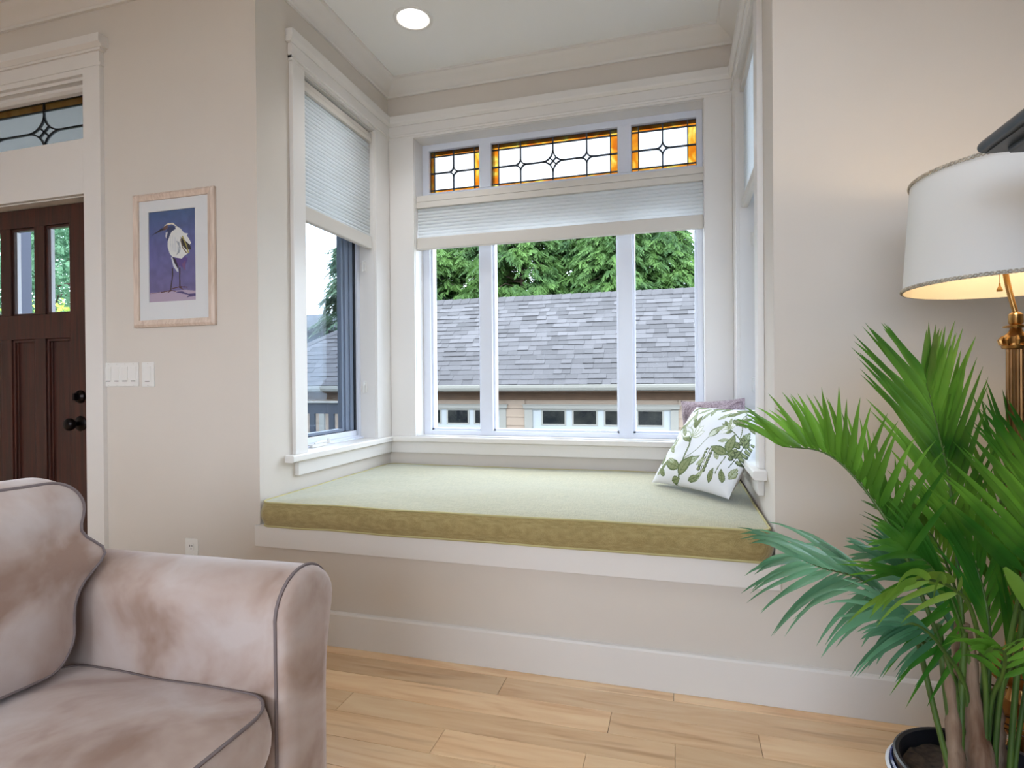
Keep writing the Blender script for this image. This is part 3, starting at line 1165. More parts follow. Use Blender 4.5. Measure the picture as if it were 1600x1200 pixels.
# ------------------------------------------------------------------ side windows
def side_window(name, s, label):
    """s=-1: left wall, outside towards -X; s=+1: right wall"""
    w = thing(name, (0 if s < 0 else XR, 0.61, 0.708), kind='structure', label=label)
    base = 0.0 if s < 0 else XR

    def bx(mb, d0, d1, y0, y1, z0, z1):
        mb.box(base + s * d0, base + s * d1, y0, y1, z0, z1)
    mb = MB()
    bx(mb, 0.085, 0.15, 0.2985, 0.335, 0.708, 2.426)
    bx(mb, 0.085, 0.15, 0.893, 0.9215, 0.708, 2.426)
    bx(mb, 0.085, 0.15, 0.335, 0.893, 2.39, 2.426)
    bx(mb, 0.085, 0.15, 0.335, 0.893, 0.708, 0.726)
    bx(mb, 0.070, 0.085, 0.2985, 0.9215, 0.708, 0.716)
    mb.build('window_frame', M['vinyl'], w, bevel=0.0015)
    mb = MB()
    bx(mb, 0.093, 0.14, 0.335, 0.885, 0.726, 0.755)
    mb.build('sash_rail', M['vinyl'], w, bevel=0.002)
    mb = MB()
    bx(mb, 0.098, 0.145, 0.876, 0.893, 0.745, 2.39)
    bx(mb, 0.098, 0.145, 0.335, 0.876, 0.748, 0.757)
    mb.build('gasket', M['gasket'], w)
    mb = MB()
    bx(mb, 0.104, 0.145, 0.846, 0.876, 0.757, 2.39)
    bx(mb, 0.112, 0.145, 0.822, 0.846, 0.757, 2.39)
    bx(mb, 0.108, 0.145, 0.806, 0.822, 0.757, 2.39)
    bx(mb, 0.118, 0.145, 0.784, 0.806, 0.757, 2.39)
    bx(mb, 0.104, 0.145, 0.335, 0.365, 0.757, 2.39)
    bx(mb, 0.110, 0.145, 0.365, 0.784, 0.757, 0.772)
    mb.build('sash_stile', M['sash_grey'], w, bevel=0.001)
    mb = MB()
    bx(mb, 0.130, 0.133, 0.360, 0.80, 0.765, 2.39)
    mb.build('pane', M['glass'], w)
    mb = MB()
    bx(mb, 0.119, 0.120, 0.360, 0.80, 0.765, 2.39)
    mb.build('insect_screen', M['screen'], w)
    # lock levers on the jamb
    for z in (1.675, 0.996):
        mb = MB()
        bx(mb, 0.045, 0.068, 0.915, 0.922, z - 0.030, z + 0.034)
        bx(mb, 0.050, 0.062, 0.900, 0.915, z + 0.008, z + 0.026)
        bx(mb, 0.050, 0.060, 0.896, 0.902, z - 0.036, z + 0.026)
        mb.build('lock_lever', M['plastic'], w, bevel=0.003)
    mb = MB()
    bx(mb, 0.055, 0.085, 0.43, 0.56, 0.7085, 0.722)
    mb.tube([(base + s * 0.06, 0.56, 0.724), (base + s * 0.052, 0.50, 0.732), (base + s * 0.05, 0.44, 0.728)], [0.006, 0.005, 0.004], 8)
    mb.tube([(base + s * 0.052, 0.56, 0.718), (base + s * 0.052, 0.56, 0.742)], 0.009, 10)
    mb.build('crank_handle', M['plastic'], w, smooth=40)
    return w


side_window('window_3', -1, 'narrow white casement window in the left side of the bay')
side_window('window_4', 1, 'narrow white casement window in the right side of the bay')


# ------------------------------------------------------------------ cellular shades
def pleats(mb, mp, a0, a1, z0, z1, pitch=0.0185, d0=0.0, d1=0.007, back=0.012):
    """pleated sheet facing the room: zigzag profile; mp(a, d, z)"""
    nz = max(2, int(round((z1 - z0) / pitch)))
    prof = []
    for i in range(nz):
        z = z0 + (z1 - z0) * i / nz
        h = (z1 - z0) / nz
        prof += [(d0, z), (d0 + (d1 - d0) * 0.7, z + h * 0.18), (d1, z + h * 0.5), (d0 + (d1 - d0) * 0.7, z + h * 0.82)]
    prof.append((d0, z1))
    k = len(prof)
    vs = [mp(a0, d, z) for d, z in prof] + [mp(a1, d, z) for d, z in prof]
    fs = [(i, i + 1, k + i + 1, k + i) for i in range(k - 1)]
    mb.add(vs, fs)


def shade(name, mp, a0, a1, ztop, zr, zf0, zbot, label, top_rail=True):
    c = mp((a0 + a1) / 2, 0, zbot)
    t = thing(name, c, label, 'window shade')
    mb = MB()

    def bx(b0, b1, d0, d1, z0, z1):
        p, q = mp(b0, d0, z0), mp(b1, d1, z1)
        mb.box(p[0], q[0], p[1], q[1], z0, z1)
    zm = (ztop + zr) / 2
    bx(a0, a1, -0.016, 0.018, zm + 0.0012, ztop)
    bx(a0 + 0.002, a1 - 0.002, -0.014, 0.014, zm - 0.0012, zm + 0.0012)
    bx(a0, a1, -0.016, 0.021, zr, zm - 0.0012)
    mb.build('head_rail', M['shade_rail'], t, bevel=0.002)
    mb = MB()
    pleats(mb, mp, a0 + 0.003, a1 - 0.003, zf0, zr)
    mb.build('pleated_fabric', M['shade'], t, recalc=False)
    mb = MB()
    bx(a0, a1, -0.012, 0.018, zbot, zf0)
    mb.build('bottom_rail', M['shade_rail'], t, bevel=0.006)
    return t


shade('window_shade', lambda a, d, z: (a, D + 0.028 - d, z), 0.1785, 1.7675, 2.104, 2.033, 1.862, 1.792,
      'short wide white cellular shade hanging below the three amber transoms')
shade('window_shade', lambda a, d, z: (-0.022 + d, a, z), 0.300, 0.920, 2.412, 2.362, 1.838, 1.768,
      'long white cellular shade half lowered over the left casement window')
shade('window_shade', lambda a, d, z: (XR + 0.022 - d, a, z), 0.300, 0.920, 2.412, 2.362, 1.862, 1.822,
      'white cellular shade seen edge-on at the right casement window')


# ------------------------------------------------------------------ recessed ceiling light
cl = thing('ceiling_light', (LX, LY, CEIL), 'round recessed ceiling light over the window seat, switched on', 'ceiling light')
mb = MB()
mb.lathe([(LR + 0.018, CEIL - 0.0005), (LR + 0.017, CEIL - 0.004), (LR + 0.004, CEIL - 0.006), (LR, CEIL - 0.003), (LR, CEIL + 0.002)], LX, LY, 40)
mb.f = mb.f[:-2]
mb.build('trim_ring', M['plastic'], cl, smooth=40, recalc=False)
mb = MB()
mb.lathe([(LR, CEIL + 0.001), (LR * 0.92, CEIL + 0.05), (LR * 0.72, CEIL + 0.10)], LX, LY, 40)
mb.f = mb.f[:-2]
mb.build('reflector', mat('satin_reflector', (240, 238, 232), 0.25, 0.3), cl, smooth=40, recalc=False)
em = bpy.data.materials.new('lamp_glow')
em.use_nodes = True
nt = em.node_tree
nt.nodes.clear()
oo = nt.nodes.new('ShaderNodeOutputMaterial')
ee = nt.nodes.new('ShaderNodeEmission')
ee.inputs['Color'].default_value = (1, 0.97, 0.92, 1)
ee.inputs['Strength'].default_value = 7
nt.links.new(ee.outputs[0], oo.inputs[0])
mb = MB()
mb.lathe([(0.001, CEIL + 0.045), (0.03, CEIL + 0.05), (0.046, CEIL + 0.065), (0.052, CEIL + 0.095)], LX, LY, 32)
mb.build('bulb', em, cl, smooth=40)


# ================================================================== FURNISHINGS
def rrect(sx, sy, r, n=10, m=12):
    """rounded rectangle outline centred at 0"""
    pts = []
    hx, hy = sx / 2, sy / 2
    r = min(r, hx * 0.999, hy * 0.999)
    cs = [(hx - r, hy - r, 0), (-hx + r, hy - r, PI / 2), (-hx + r, -hy + r, PI), (hx - r, -hy + r, 1.5 * PI)]
    for i, (cx, cy, a0) in enumerate(cs):
        for k in range(n):
            a = a0 + PI / 2 * k / (n - 1)
            pts.append((cx + r * math.cos(a), cy + r * math.sin(a)))
        nx = cs[(i + 1) % 4]
        p = pts[-1]
        q = (nx[0] + r * math.cos(nx[2]), nx[1] + r * math.sin(nx[2]))
        for k in range(1, m):
            pts.append((p[0] + (q[0] - p[0]) * k / m, p[1] + (q[1] - p[1]) * k / m))
    return pts


def cushion(sx, sy, h, r, dome, bulge, fm, wob=0.0, seed=0, n=10, m=14, pipe=0.004, name_parts=None, parent=None, cloth=None,
            pipe_mat=None, rings=18, under=None):
    """box cushion: boxing of height h, domed top and bottom, piping on both edges; fm maps local xyz to world"""
    mb = MB()
    base = rrect(sx, sy, r, n, m)
    N = len(base)
    layers = []

    def ring(f, z, inset=0.0):
        s = []
        for x, y in base:
            l = math.hypot(x, y)
            ex = (x / (sx / 2)) if sx else 0
            ey = (y / (sy / 2)) if sy else 0
            px, py = x * f, y * f
            if inset:
                px += inset * (1 if x > 0 else -1) * min(1, abs(ex) ** 6)
                py += inset * (1 if y > 0 else -1) * min(1, abs(ey) ** 6)
            s.append((px, py, z))
        return s
    fs_ = [1 - (1 - (i / rings)) ** 1.0 for i in range(rings + 1)]
    # bottom centre -> bottom edge
    ub = dome if under is None else under
    for i in range(1, rings + 1):
        f = math.sin(PI / 2 * i / rings) ** 0.9
        e = (1 - f ** 3.2)
        layers.append(ring(f, -h / 2 - ub * e))
    for k in range(1, 8):
        t = k / 8
        layers.append(ring(1.0, -h / 2 + h * t, bulge * math.sin(PI * t)))
    for i in range(rings, 0, -1):
        f = math.sin(PI / 2 * i / rings) ** 0.9
        e = (1 - f ** 3.2)
        layers.append(ring(f, h / 2 + dome * e))
    vs = []
    for L in layers:
        for (x, y, z) in L:
            if wob:
                q = noise.noise(Vector((x * 3.2 + seed, y * 3.2, z * 3))) * wob + noise.noise(Vector((x * 9 + seed, y * 9, z * 5))) * wob * 0.35
                z2 = z + q
                x2 = x + noise.noise(Vector((y * 4, z * 6, seed + 5))) * wob * 0.5
                y2 = y + noise.noise(Vector((x * 4, z * 6, seed + 9))) * wob * 0.5
                vs.append(fm(x2, y2, z2))
            else:
                vs.append(fm(x, y, z))
    K = len(layers)
    fs = []
    for i in range(K - 1):
        for j in range(N):
            j2 = (j + 1) % N
            fs.append((i * N + j, i * N + j2, (i + 1) * N + j2, (i + 1) * N + j))
    fs.append(tuple(range(N))[::-1])
    fs.append(tuple((K - 1) * N + j for j in range(N)))
    mb.add(vs, fs)
    o = mb.build(name_parts[0], cloth, parent, smooth=60)
    if pipe:
        pb = MB()
        for idx in (rings - 1, K - rings):
            pb.tube(vs[idx * N:(idx + 1) * N], pipe, 6, closed=True)
        pb.build(name_parts[1], pipe_mat, o if parent is None else parent, smooth=60)
    return o


# window-seat mattress
mt = thing('seat_cushion', (0.965, 0.53, 0.4485), 'long olive green box cushion covering the window seat', 'cushion')
cushion(1.892, 1.092, 0.096, 0.045, 0.014, 0.012,
        lambda x, y, z: (0.9625 + x, 0.522 + y + (0.0015 * math.sin(x * 6)), 0.4985 + z + 0.004 * (x / 0.95) * (0.5 if z > 0 else 0)),
        wob=0.004, seed=3, m=34, pipe=0.0042, name_parts=('cushion_cover', 'piping'), parent=mt, cloth=M['mattress'], pipe_mat=M['mattress_pipe'], under=0.0)


# ---- printed surfaces
class Canvas:
    def __init__(self, w, h, bg):
        self.w, self.h = w, h
        self.a = np.zeros((h, w, 3))
        self.a[:] = lin(bg)[:3]
        self.X, self.Y = np.meshgrid((np.arange(w) + 0.5) / w, (np.arange(h) + 0.5) / h)

    def mask_poly(self, pts):
        inside = np.zeros(self.X.shape, bool)
        n = len(pts)
        for i in range(n):
            x1, y1 = pts[i]
            x2, y2 = pts[(i + 1) % n]
            if y1 == y2:
                continue
            c = ((y1 > self.Y) != (y2 > self.Y)) & (self.X < (x2 - x1) * (self.Y - y1) / (y2 - y1) + x1)
            inside ^= c
        return inside

    def poly(self, pts, col, alpha=1.0):
        m_ = self.mask_poly(pts)
        self.a[m_] = self.a[m_] * (1 - alpha) + np.array(lin(col)[:3]) * alpha

    def line(self, pts, w, col, asp=1.0):
        c = np.array(lin(col)[:3])
        for (x1, y1), (x2, y2) in zip(pts[:-1], pts[1:]):
            dx, dy = x2 - x1, (y2 - y1) * asp
            L = dx * dx + dy * dy + 1e-12
            t = np.clip(((self.X - x1) * dx + (self.Y - y1) * asp * dy) / L, 0, 1)
            d = np.hypot(self.X - (x1 + t * dx), (self.Y - y1) * asp - t * dy)
            self.a[d < w / 2] = c

    def disc(self, x, y, r, col, asp=1.0):
        self.a[np.hypot(self.X - x, (self.Y - y) * asp) < r] = lin(col)[:3]


def printed_grid(name, cv, fpos, m, parent=None, smooth=True):
    """one quad per canvas pixel, colours as a face-corner attribute"""
    h, w = cv.h, cv.w
    jj, ii = np.meshgrid(np.arange(w + 1) / w, np.arange(h + 1) / h)
    P = fpos(jj.ravel(), ii.ravel())
    me = bpy.data.meshes.new(name)
    idx = np.arange((h + 1) * (w + 1)).reshape(h + 1, w + 1)
    q = np.stack([idx[:-1, :-1], idx[:-1, 1:], idx[1:, 1:], idx[1:, :-1]], -1).reshape(-1, 4)
    me.vertices.add(len(P))
    me.vertices.foreach_set('co', P.astype(np.float32).ravel())
    me.loops.add(len(q) * 4)
    me.loops.foreach_set('vertex_index', q.ravel().astype(np.int32))
    me.polygons.add(len(q))
    me.polygons.foreach_set('loop_start', (np.arange(len(q)) * 4).astype(np.int32))
    me.update(calc_edges=True)
    me.validate()
    at = me.color_attributes.new('print', 'FLOAT_COLOR', 'CORNER')
    colr = np.concatenate([cv.a.reshape(-1, 3), np.ones((h * w, 1))], 1)
    at.data.foreach_set('color', np.repeat(colr, 4, 0).astype(np.float32).ravel())
    me.materials.append(m)
    if smooth:
        me.polygons.foreach_set('use_smooth', [True] * len(me.polygons))
    o = bpy.data.objects.new(name, me)
    COL.objects.link(o)
    if parent:
        o.parent = parent
        o.location = -parent_loc(parent)
    return o


# ---- botanical pillow
def leaf_shape(x, y, L, W, ang, n=10):
    c, s = math.cos(ang), math.sin(ang)
    up, dn = [], []
    for i in range(n + 1):
        t = i / n
        w = W * math.sin(PI * t ** 0.8) * 0.5
        up.append((x + c * L * t - s * w, y + s * L * t + c * w))
        dn.append((x + c * L * t + s * w, y + s * L * t - c * w))
    return up + dn[::-1]


cv = Canvas(200, 200, (232, 232, 234))
G1, G2, G3, G4 = (142, 150, 108), (104, 118, 78), (182, 190, 160), (84, 94, 68)


def draw_leaf(x, y, L, W, ang, fill=G1, edge=G2):
    cv.poly(leaf_shape(x, y, L, W, ang), edge)
    cv.poly(leaf_shape(x + 0.06 * L * math.cos(ang), y + 0.06 * L * math.sin(ang), L * 0.88, W * 0.72, ang), fill)
    cv.line([(x, y), (x + L * 0.9 * math.cos(ang), y + L * 0.9 * math.sin(ang))], 0.006, edge)
    for k in range(1, 4):
        t = k / 4.5
        px, py = x + L * t * math.cos(ang), y + L * t * math.sin(ang)
        for sg in (-1, 1):
            cv.line([(px, py), (px + W * 0.3 * math.cos(ang + sg * 0.9), py + W * 0.3 * math.sin(ang + sg * 0.9))], 0.004, edge)


def sprig(x, y, s, a):
    """flower stem with leaves, bud and berries; canvas y runs up"""
    def P(u, v):
        return (x + s * (u * math.cos(a) - v * math.sin(a)), y + s * (u * math.sin(a) + v * math.cos(a)))
    cv.line([P(0, 0), P(0.02, 0.25), P(0.0, 0.5), P(-0.05, 0.72)], 0.011 * s / 0.5, G2)
    cv.line([P(0.02, 0.25), P(0.18, 0.45), P(0.3, 0.62)], 0.008, G2)
    draw_leaf(*P(0.0, 0.12), 0.34 * s, 0.15 * s, a + PI / 2 + 1.25)
    draw_leaf(*P(0.01, 0.15), 0.32 * s, 0.14 * s, a + PI / 2 - 1.0, G3)
    draw_leaf(*P(0.0, 0.02), 0.34 * s, 0.17 * s, a + PI / 2 - 0.45)
    draw_leaf(*P(-0.02, 0.55), 0.26 * s, 0.10 * s, a + PI / 2 + 0.9)
    # open flower in pale outline
    for k in range(6):
        an = a + PI / 2 + (k - 2.5) * 0.52
        c0 = P(-0.05, 0.66)
        cv.poly(leaf_shape(c0[0], c0[1], 0.24 * s, 0.13 * s, an), G3)
        cv.poly(leaf_shape(c0[0] + 0.015 * math.cos(an), c0[1] + 0.015 * math.sin(an), 0.21 * s, 0.095 * s, an), (238, 238, 236))
    draw_leaf(*P(-0.05, 0.80), 0.25 * s, 0.08 * s, a + PI / 2 - 0.15)
    draw_leaf(*P(-0.05, 0.80), 0.20 * s, 0.07 * s, a + PI / 2 + 0.35)
    # bud
    b0 = P(0.3, 0.62)
    cv.poly(leaf_shape(b0[0], b0[1], 0.24 * s, 0.12 * s, a + PI / 2 - 0.55), G2)
    cv.poly(leaf_shape(b0[0], b0[1], 0.21 * s, 0.085 * s, a + PI / 2 - 0.55), (214, 218, 200))


def berries(x, y, s, a, k=7):
    c, sn = math.cos(a), math.sin(a)
    cv.line([(x, y), (x + c * s, y + sn * s)], 0.007, G4)
    for i in range(k):
        t = 0.25 + 0.75 * i / k
        for sg in (-1, 1):
            r = 0.022 * (1.2 - 0.5 * t)
            px, py = x + c * s * t - sn * 0.035 * sg, y + sn * s * t + c * 0.035 * sg
            cv.disc(px, py, r, G4)
            cv.disc(px - 0.004, py + 0.004, r * 0.6, G1)


sprig(0.40, 0.05, 0.74, 0.10)
sprig(0.98, 0.50, 0.42, 0.9)
berries(0.66, 0.08, 0.34, PI / 2 - 0.05)
for (x, y, L, a) in ((0.22, 0.30, 0.2, 2.5), (0.18, 0.34, 0.18, 1.8), (0.24, 0.52, 0.2, 2.3), (0.16, 0.62, 0.2, 1.5), (0.24, 0.72, 0.2, 2.0),
                     (0.34, 0.74, 0.16, 1.2), (0.22, 0.84, 0.17, 0.6), (0.62, 0.60, 0.14, 1.1), (0.70, 0.50, 0.13, 0.4), (0.60, 0.04, 0.17, 0.9),
                     (0.08, 0.06, 0.12, 0.7), (0.05, 0.24, 0.13, 1.6), (0.44, 0.80, 0.18, 1.9), (0.55, 0.76, 0.17, 0.9), (0.30, 0.18, 0.14, 2.7),
                     (0.58, 0.20, 0.13, 0.8), (0.74, 0.66, 0.16, 1.9), (0.80, 0.30, 0.12, 2.2), (0.96, 0.16, 0.14, 1.4)):
    draw_leaf(x, y, L, 0.05, a, G3, G1)
draw_leaf(0.86, 0.40, 0.22, 0.10, PI / 2 + 0.15)
draw_leaf(0.86, 0.38, 0.20, 0.10, PI / 2 + 1.35)
draw_leaf(0.86, 0.38, 0.16, 0.09, PI / 2 - 1.1)
cv.line([(0.84, 0.16), (0.86, 0.40)], 0.008, G2)
berries(0.93, 0.26, 0.36, PI / 2 - 0.12, 6)
for (x, y, L, a) in ((0.10, 0.16, 0.15, 1.9), (0.13, 0.1, 0.14, 1.2), (0.2, 0.05, 0.13, 2.5), (0.06, 0.36, 0.16, 1.3), (0.12, 0.42, 0.14, 2.2),
                     (0.05, 0.6, 0.13, 0.6), (0.10, 0.86, 0.18, 1.2), (0.16, 0.93, 0.16, 0.4), (0.06, 0.78, 0.12, 2.2), (0.36, 0.92, 0.2, 0.3),
                     (0.5, 0.88, 0.18, 1.0), (0.62, 0.82, 0.2, 0.5), (0.72, 0.78, 0.2, -0.4), (0.66, 0.92, 0.2, 0.0), (0.84, 0.9, 0.16, 1.2),
                     (0.8, 0.7, 0.18, 0.9), (0.9, 0.74, 0.16, -0.4), (0.93, 0.9, 0.14, 2.4), (0.52, 0.04, 0.16, 0.4), (0.78, 0.06, 0.15, 1.4),
                     (0.92, 0.1, 0.13, 1.9), (0.3, 0.02, 0.12, 0.2)):
    draw_leaf(x, y, L, 0.06, a)


def pillow_pos(org, ex, ey, en, size, thick, sign, seed=0.0):
    org, ex, ey, en = (np.array(q, float) for q in (org, ex, ey, en))

    def f(u, v):
        s = 2 * u - 1
        t = 2 * v - 1
        pin = 0.055
        X = s * (1 - pin * (1 - t ** 2)) * size / 2
        Y = t * (1 - pin * (1 - s ** 2)) * size / 2
        Z = thick / 2 * (np.clip((1 - s ** 4) * (1 - t ** 4), 0, 1) ** 0.62)
        wr = 0.005 * np.sin(s * 7 + t * 4 + seed) * (1 - s ** 2) * (1 - t ** 2) + 0.004 * np.sin(t * 11 - s * 6 + seed) * (s ** 2) * (1 - t ** 2) * (1 - s ** 2) * 3
        Z = sign * (Z + wr)
        return org + X[:, None] * ex + Y[:, None] * ey + Z[:, None] * en
    return f


def unit(v):
    v = np.array(v, float)
    return v / np.linalg.norm(v)


ex = unit((0.69, -0.72, 0.0))
lean = unit((0.72, 0.69, 0.0))
th = math.radians(40)
ey = lean * math.sin(th) + np.array([0, 0, 1]) * math.cos(th)
en = np.cross(ex, ey)
if en[1] > 0:
    en = -en
pc = np.array([1.672, 0.508, 0.5745]) + ey * 0.205 - en * 0.0
pil = thing('throw_pillow', tuple(pc), 'white square pillow printed with green leaves and flowers, leaning in the corner', 'pillow')
vm = vcol_mat('botanical_print', 0.85, 0.2, 500)
printed_grid('pillow_front', cv, pillow_pos(pc, ex, ey, en, 0.425, 0.13, 1), vm, pil)
cvb = Canvas(40, 40, (232, 230, 228))
printed_grid('pillow_back', cvb, pillow_pos(pc, ex, ey, en, 0.425, 0.13, -1), vm, pil)

# mauve pillow behind it
ex2 = unit((0.80, -0.50, 0.06))
ey2 = unit((-0.20, 0.10, 1.0))
ey2 = unit(ey2 - ex2 * float(np.dot(ex2, ey2)))
en2 = np.cross(ex2, ey2)
if en2[1] > 0:
    en2 = -en2
pc2 = np.array([1.80, 0.935, 0.762])
pil2 = thing('throw_pillow', tuple(pc2), 'mauve knitted pillow tucked behind the leaf-print pillow', 'pillow')
cvm = Canvas(36, 36, (170, 150, 156))
for sgn, nm in ((1, 'pillow_front'), (-1, 'pillow_back')):
    o = printed_grid(nm, cvm, pillow_pos(pc2, ex2, ey2, en2, 0.33, 0.13, sgn, 2.0), vm, pil2)
    o.data.materials[0] = M['mauve']

# ------------------------------------------------------------------ heron picture
pic = thing('picture', (-0.415, 0, 1.267), 'framed print of a white heron on blue, hanging beside the front door', 'picture')
px0, px1, pz0, pz1 = -0.632, -0.202, 1.266, 1.838
fwid = 0.030
mb = MB()
o4 = [(px0, pz0), (px1, pz0), (px1, pz1), (px0, pz1)]
i4 = [(px0 + fwid, pz0 + fwid), (px1 - fwid, pz0 + fwid), (px1 - fwid, pz1 - fwid), (px0 + fwid, pz1 - fwid)]
m4 = [(px0 + 0.010, pz0 + 0.010), (px1 - 0.010, pz0 + 0.010), (px1 - 0.010, pz1 - 0.010), (px0 + 0.010, pz1 - 0.010)]
loops = [(o4, -0.001), (o4, -0.014), (m4, -0.022), (i4, -0.016), (i4, -0.008)]
for k in range(4):
    mb = MB()
    vs = []
    for lp, yy in loops:
        for c in (lp[k], lp[(k + 1) % 4]):
            vs.append((c[0], yy, c[1]))
    mb.add(vs, [(2 * i, 2 * i + 1, 2 * i + 3, 2 * i + 2) for i in range(4)])
    mb.build('frame_rail', M['oak'], pic)
mb = MB()
hx0, hx1, hz0, hz1 = -0.553, -0.304, 1.373, 1.760
for a, b, c, d in ((px0 + 0.02, hx0, pz0 + 0.02, pz1 - 0.02), (hx1, px1 - 0.02, pz0 + 0.02, pz1 - 0.02), (hx0, hx1, pz0 + 0.02, hz0), (hx0, hx1, hz1, pz1 - 0.02)):
    mb.box(a, b, -0.0085, -0.003, c, d)
mb.build('mat_board', M['matboard'], pic)
# painting, canvas u right, v up
hc = Canvas(150, 232, (92, 104, 146))
nzv = np.sin(hc.X * 9 + 3 * np.sin(hc.Y * 7)) * np.sin(hc.Y * 11 + 2 * np.cos(hc.X * 8))
rng = np.random.RandomState(3)
gr = rng.rand(24, 16)
gx = (hc.X * 14.99)
gy = (hc.Y * 22.99)
x0_, y0_ = gx.astype(int), gy.astype(int)
fx_, fy_ = gx - x0_, gy - y0_
sm_ = (gr[y0_, x0_] * (1 - fx_) * (1 - fy_) + gr[y0_, np.minimum(x0_ + 1, 15)] * fx_ * (1 - fy_) + gr[np.minimum(y0_ + 1, 23), x0_] * (1 - fx_) * fy_ + gr[np.minimum(y0_ + 1, 23), np.minimum(x0_ + 1, 15)] * fx_ * fy_)
top = np.array(lin((66, 96, 140))[:3])
mid = np.array(lin((98, 102, 158))[:3])
low = np.array(lin((112, 104, 150))[:3])
v_ = hc.Y[..., None]
hc.a = np.where(v_ > 0.6, mid + (top - mid) * ((v_ - 0.6) / 0.4), low + (mid - low) * (v_ / 0.6)) * (0.82 + 0.36 * sm_[..., None])
hc.poly([(0, 0), (1, 0), (1, 0.10), (0.8, 0.115), (0.45, 0.115), (0, 0.105)], (182, 166, 188))
hc.poly([(0.55, 0.10), (0.7, 0.105), (0.82, 0.075), (1.0, 0.075), (1.0, 0.045), (0.80, 0.035), (0.84, 0.06)], (74, 66, 118))
hc.poly([(0, 0.10), (0.35, 0.112), (0.35, 0.108), (0, 0.096)], (120, 80, 60))
# tail and body
hc.poly([(0.56, 0.50), (0.72, 0.50), (0.83, 0.46), (0.76, 0.36), (0.745, 0.39), (0.70, 0.36), (0.66, 0.385), (0.60, 0.36)], (92, 74, 140))
hc.poly([(0.70, 0.40), (0.78, 0.44), (0.77, 0.34), (0.745, 0.33)], (120, 84, 130))
hc.poly([(0.47, 0.49), (0.53, 0.47), (0.62, 0.36), (0.625, 0.32), (0.60, 0.32), (0.52, 0.38)], (214, 220, 226))
hc.poly([(0.50, 0.485), (0.56, 0.47), (0.63, 0.37), (0.615, 0.35), (0.54, 0.42)], (40, 34, 58))
hc.poly([(0.40, 0.66), (0.46, 0.74), (0.52, 0.79), (0.60, 0.82), (0.68, 0.79), (0.75, 0.74), (0.84, 0.725), (0.80, 0.70), (0.86, 0.66), (0.90, 0.62), (0.86, 0.60),
         (0.86, 0.52), (0.76, 0.49), (0.70, 0.46), (0.58, 0.475), (0.50, 0.49), (0.44, 0.53), (0.40, 0.60)], (226, 228, 226))
hc.poly([(0.58, 0.66), (0.64, 0.60), (0.62, 0.54), (0.58, 0.50), (0.66, 0.53), (0.68, 0.58), (0.64, 0.65)], (150, 160, 168))
hc.poly([(0.68, 0.70), (0.76, 0.66), (0.88, 0.60), (0.90, 0.55), (0.80, 0.55), (0.72, 0.60)], (44, 42, 50))
hc.line([(0.72, 0.70), (0.80, 0.60), (0.84, 0.52)], 0.025, (168, 158, 88), 1.55)
hc.line([(0.68, 0.67), (0.72, 0.58), (0.80, 0.52)], 0.02, (104, 86, 60), 1.55)
hc.line([(0.78, 0.72), (0.86, 0.66), (0.89, 0.62)], 0.014, (232, 232, 230), 1.55)
for k in range(5):
    hc.line([(0.46 + k * 0.05, 0.74 - k * 0.02), (0.47 + k * 0.045, 0.56 - k * 0.01)], 0.008, (196, 202, 210), 1.55)
# neck and head
hc.poly([(0.38, 0.78), (0.42, 0.82), (0.50, 0.83), (0.56, 0.81), (0.58, 0.79), (0.50, 0.77), (0.46, 0.74), (0.41, 0.68), (0.38, 0.66), (0.38, 0.71), (0.41, 0.76)], (52, 66, 104))
hc.poly([(0.36, 0.76), (0.41, 0.77), (0.385, 0.72), (0.375, 0.69), (0.355, 0.72)], (216, 216, 220))
hc.poly([(0.30, 0.80), (0.34, 0.84), (0.42, 0.865), (0.52, 0.86), (0.62, 0.81), (0.56, 0.825), (0.50, 0.845), (0.40, 0.84), (0.33, 0.80)], (232, 226, 206))
hc.poly([(0.28, 0.80), (0.34, 0.835), (0.41, 0.845), (0.41, 0.81), (0.34, 0.785)], (110, 80, 70))
hc.poly([(0.06, 0.745), (0.28, 0.815), (0.34, 0.80), (0.28, 0.785)], (32, 30, 34))
# legs and feet
for pts in ([(0.50, 0.36), (0.50, 0.28), (0.47, 0.18), (0.455, 0.115)], [(0.655, 0.36), (0.65, 0.26), (0.655, 0.145)]):
    hc.line(pts, 0.024, (48, 34, 38), 1.55)
for pts in ([(0.25, 0.105), (0.455, 0.12), (0.56, 0.108)], [(0.50, 0.14), (0.655, 0.155), (0.80, 0.145)], [(0.455, 0.12), (0.40, 0.10)], [(0.655, 0.15), (0.72, 0.125)]):
    hc.line(pts, 0.016, (84, 44, 40), 1.55)
pr_m = vcol_mat('paper_print', 0.5)
printed_grid('print', hc, lambda u, v: np.stack([hx0 + (hx1 - hx0) * u, np.full_like(u, -0.0045), hz0 + (hz1 - hz0) * v], 1), pr_m, pic, smooth=False)
mb = MB()
mb.box(px0 + 0.024, px1 - 0.024, -0.0115, -0.0105, pz0 + 0.024, pz1 - 0.024)
mb.build('glazing', glass_mat('picture_glass', (1, 1, 1), 0.03), pic)


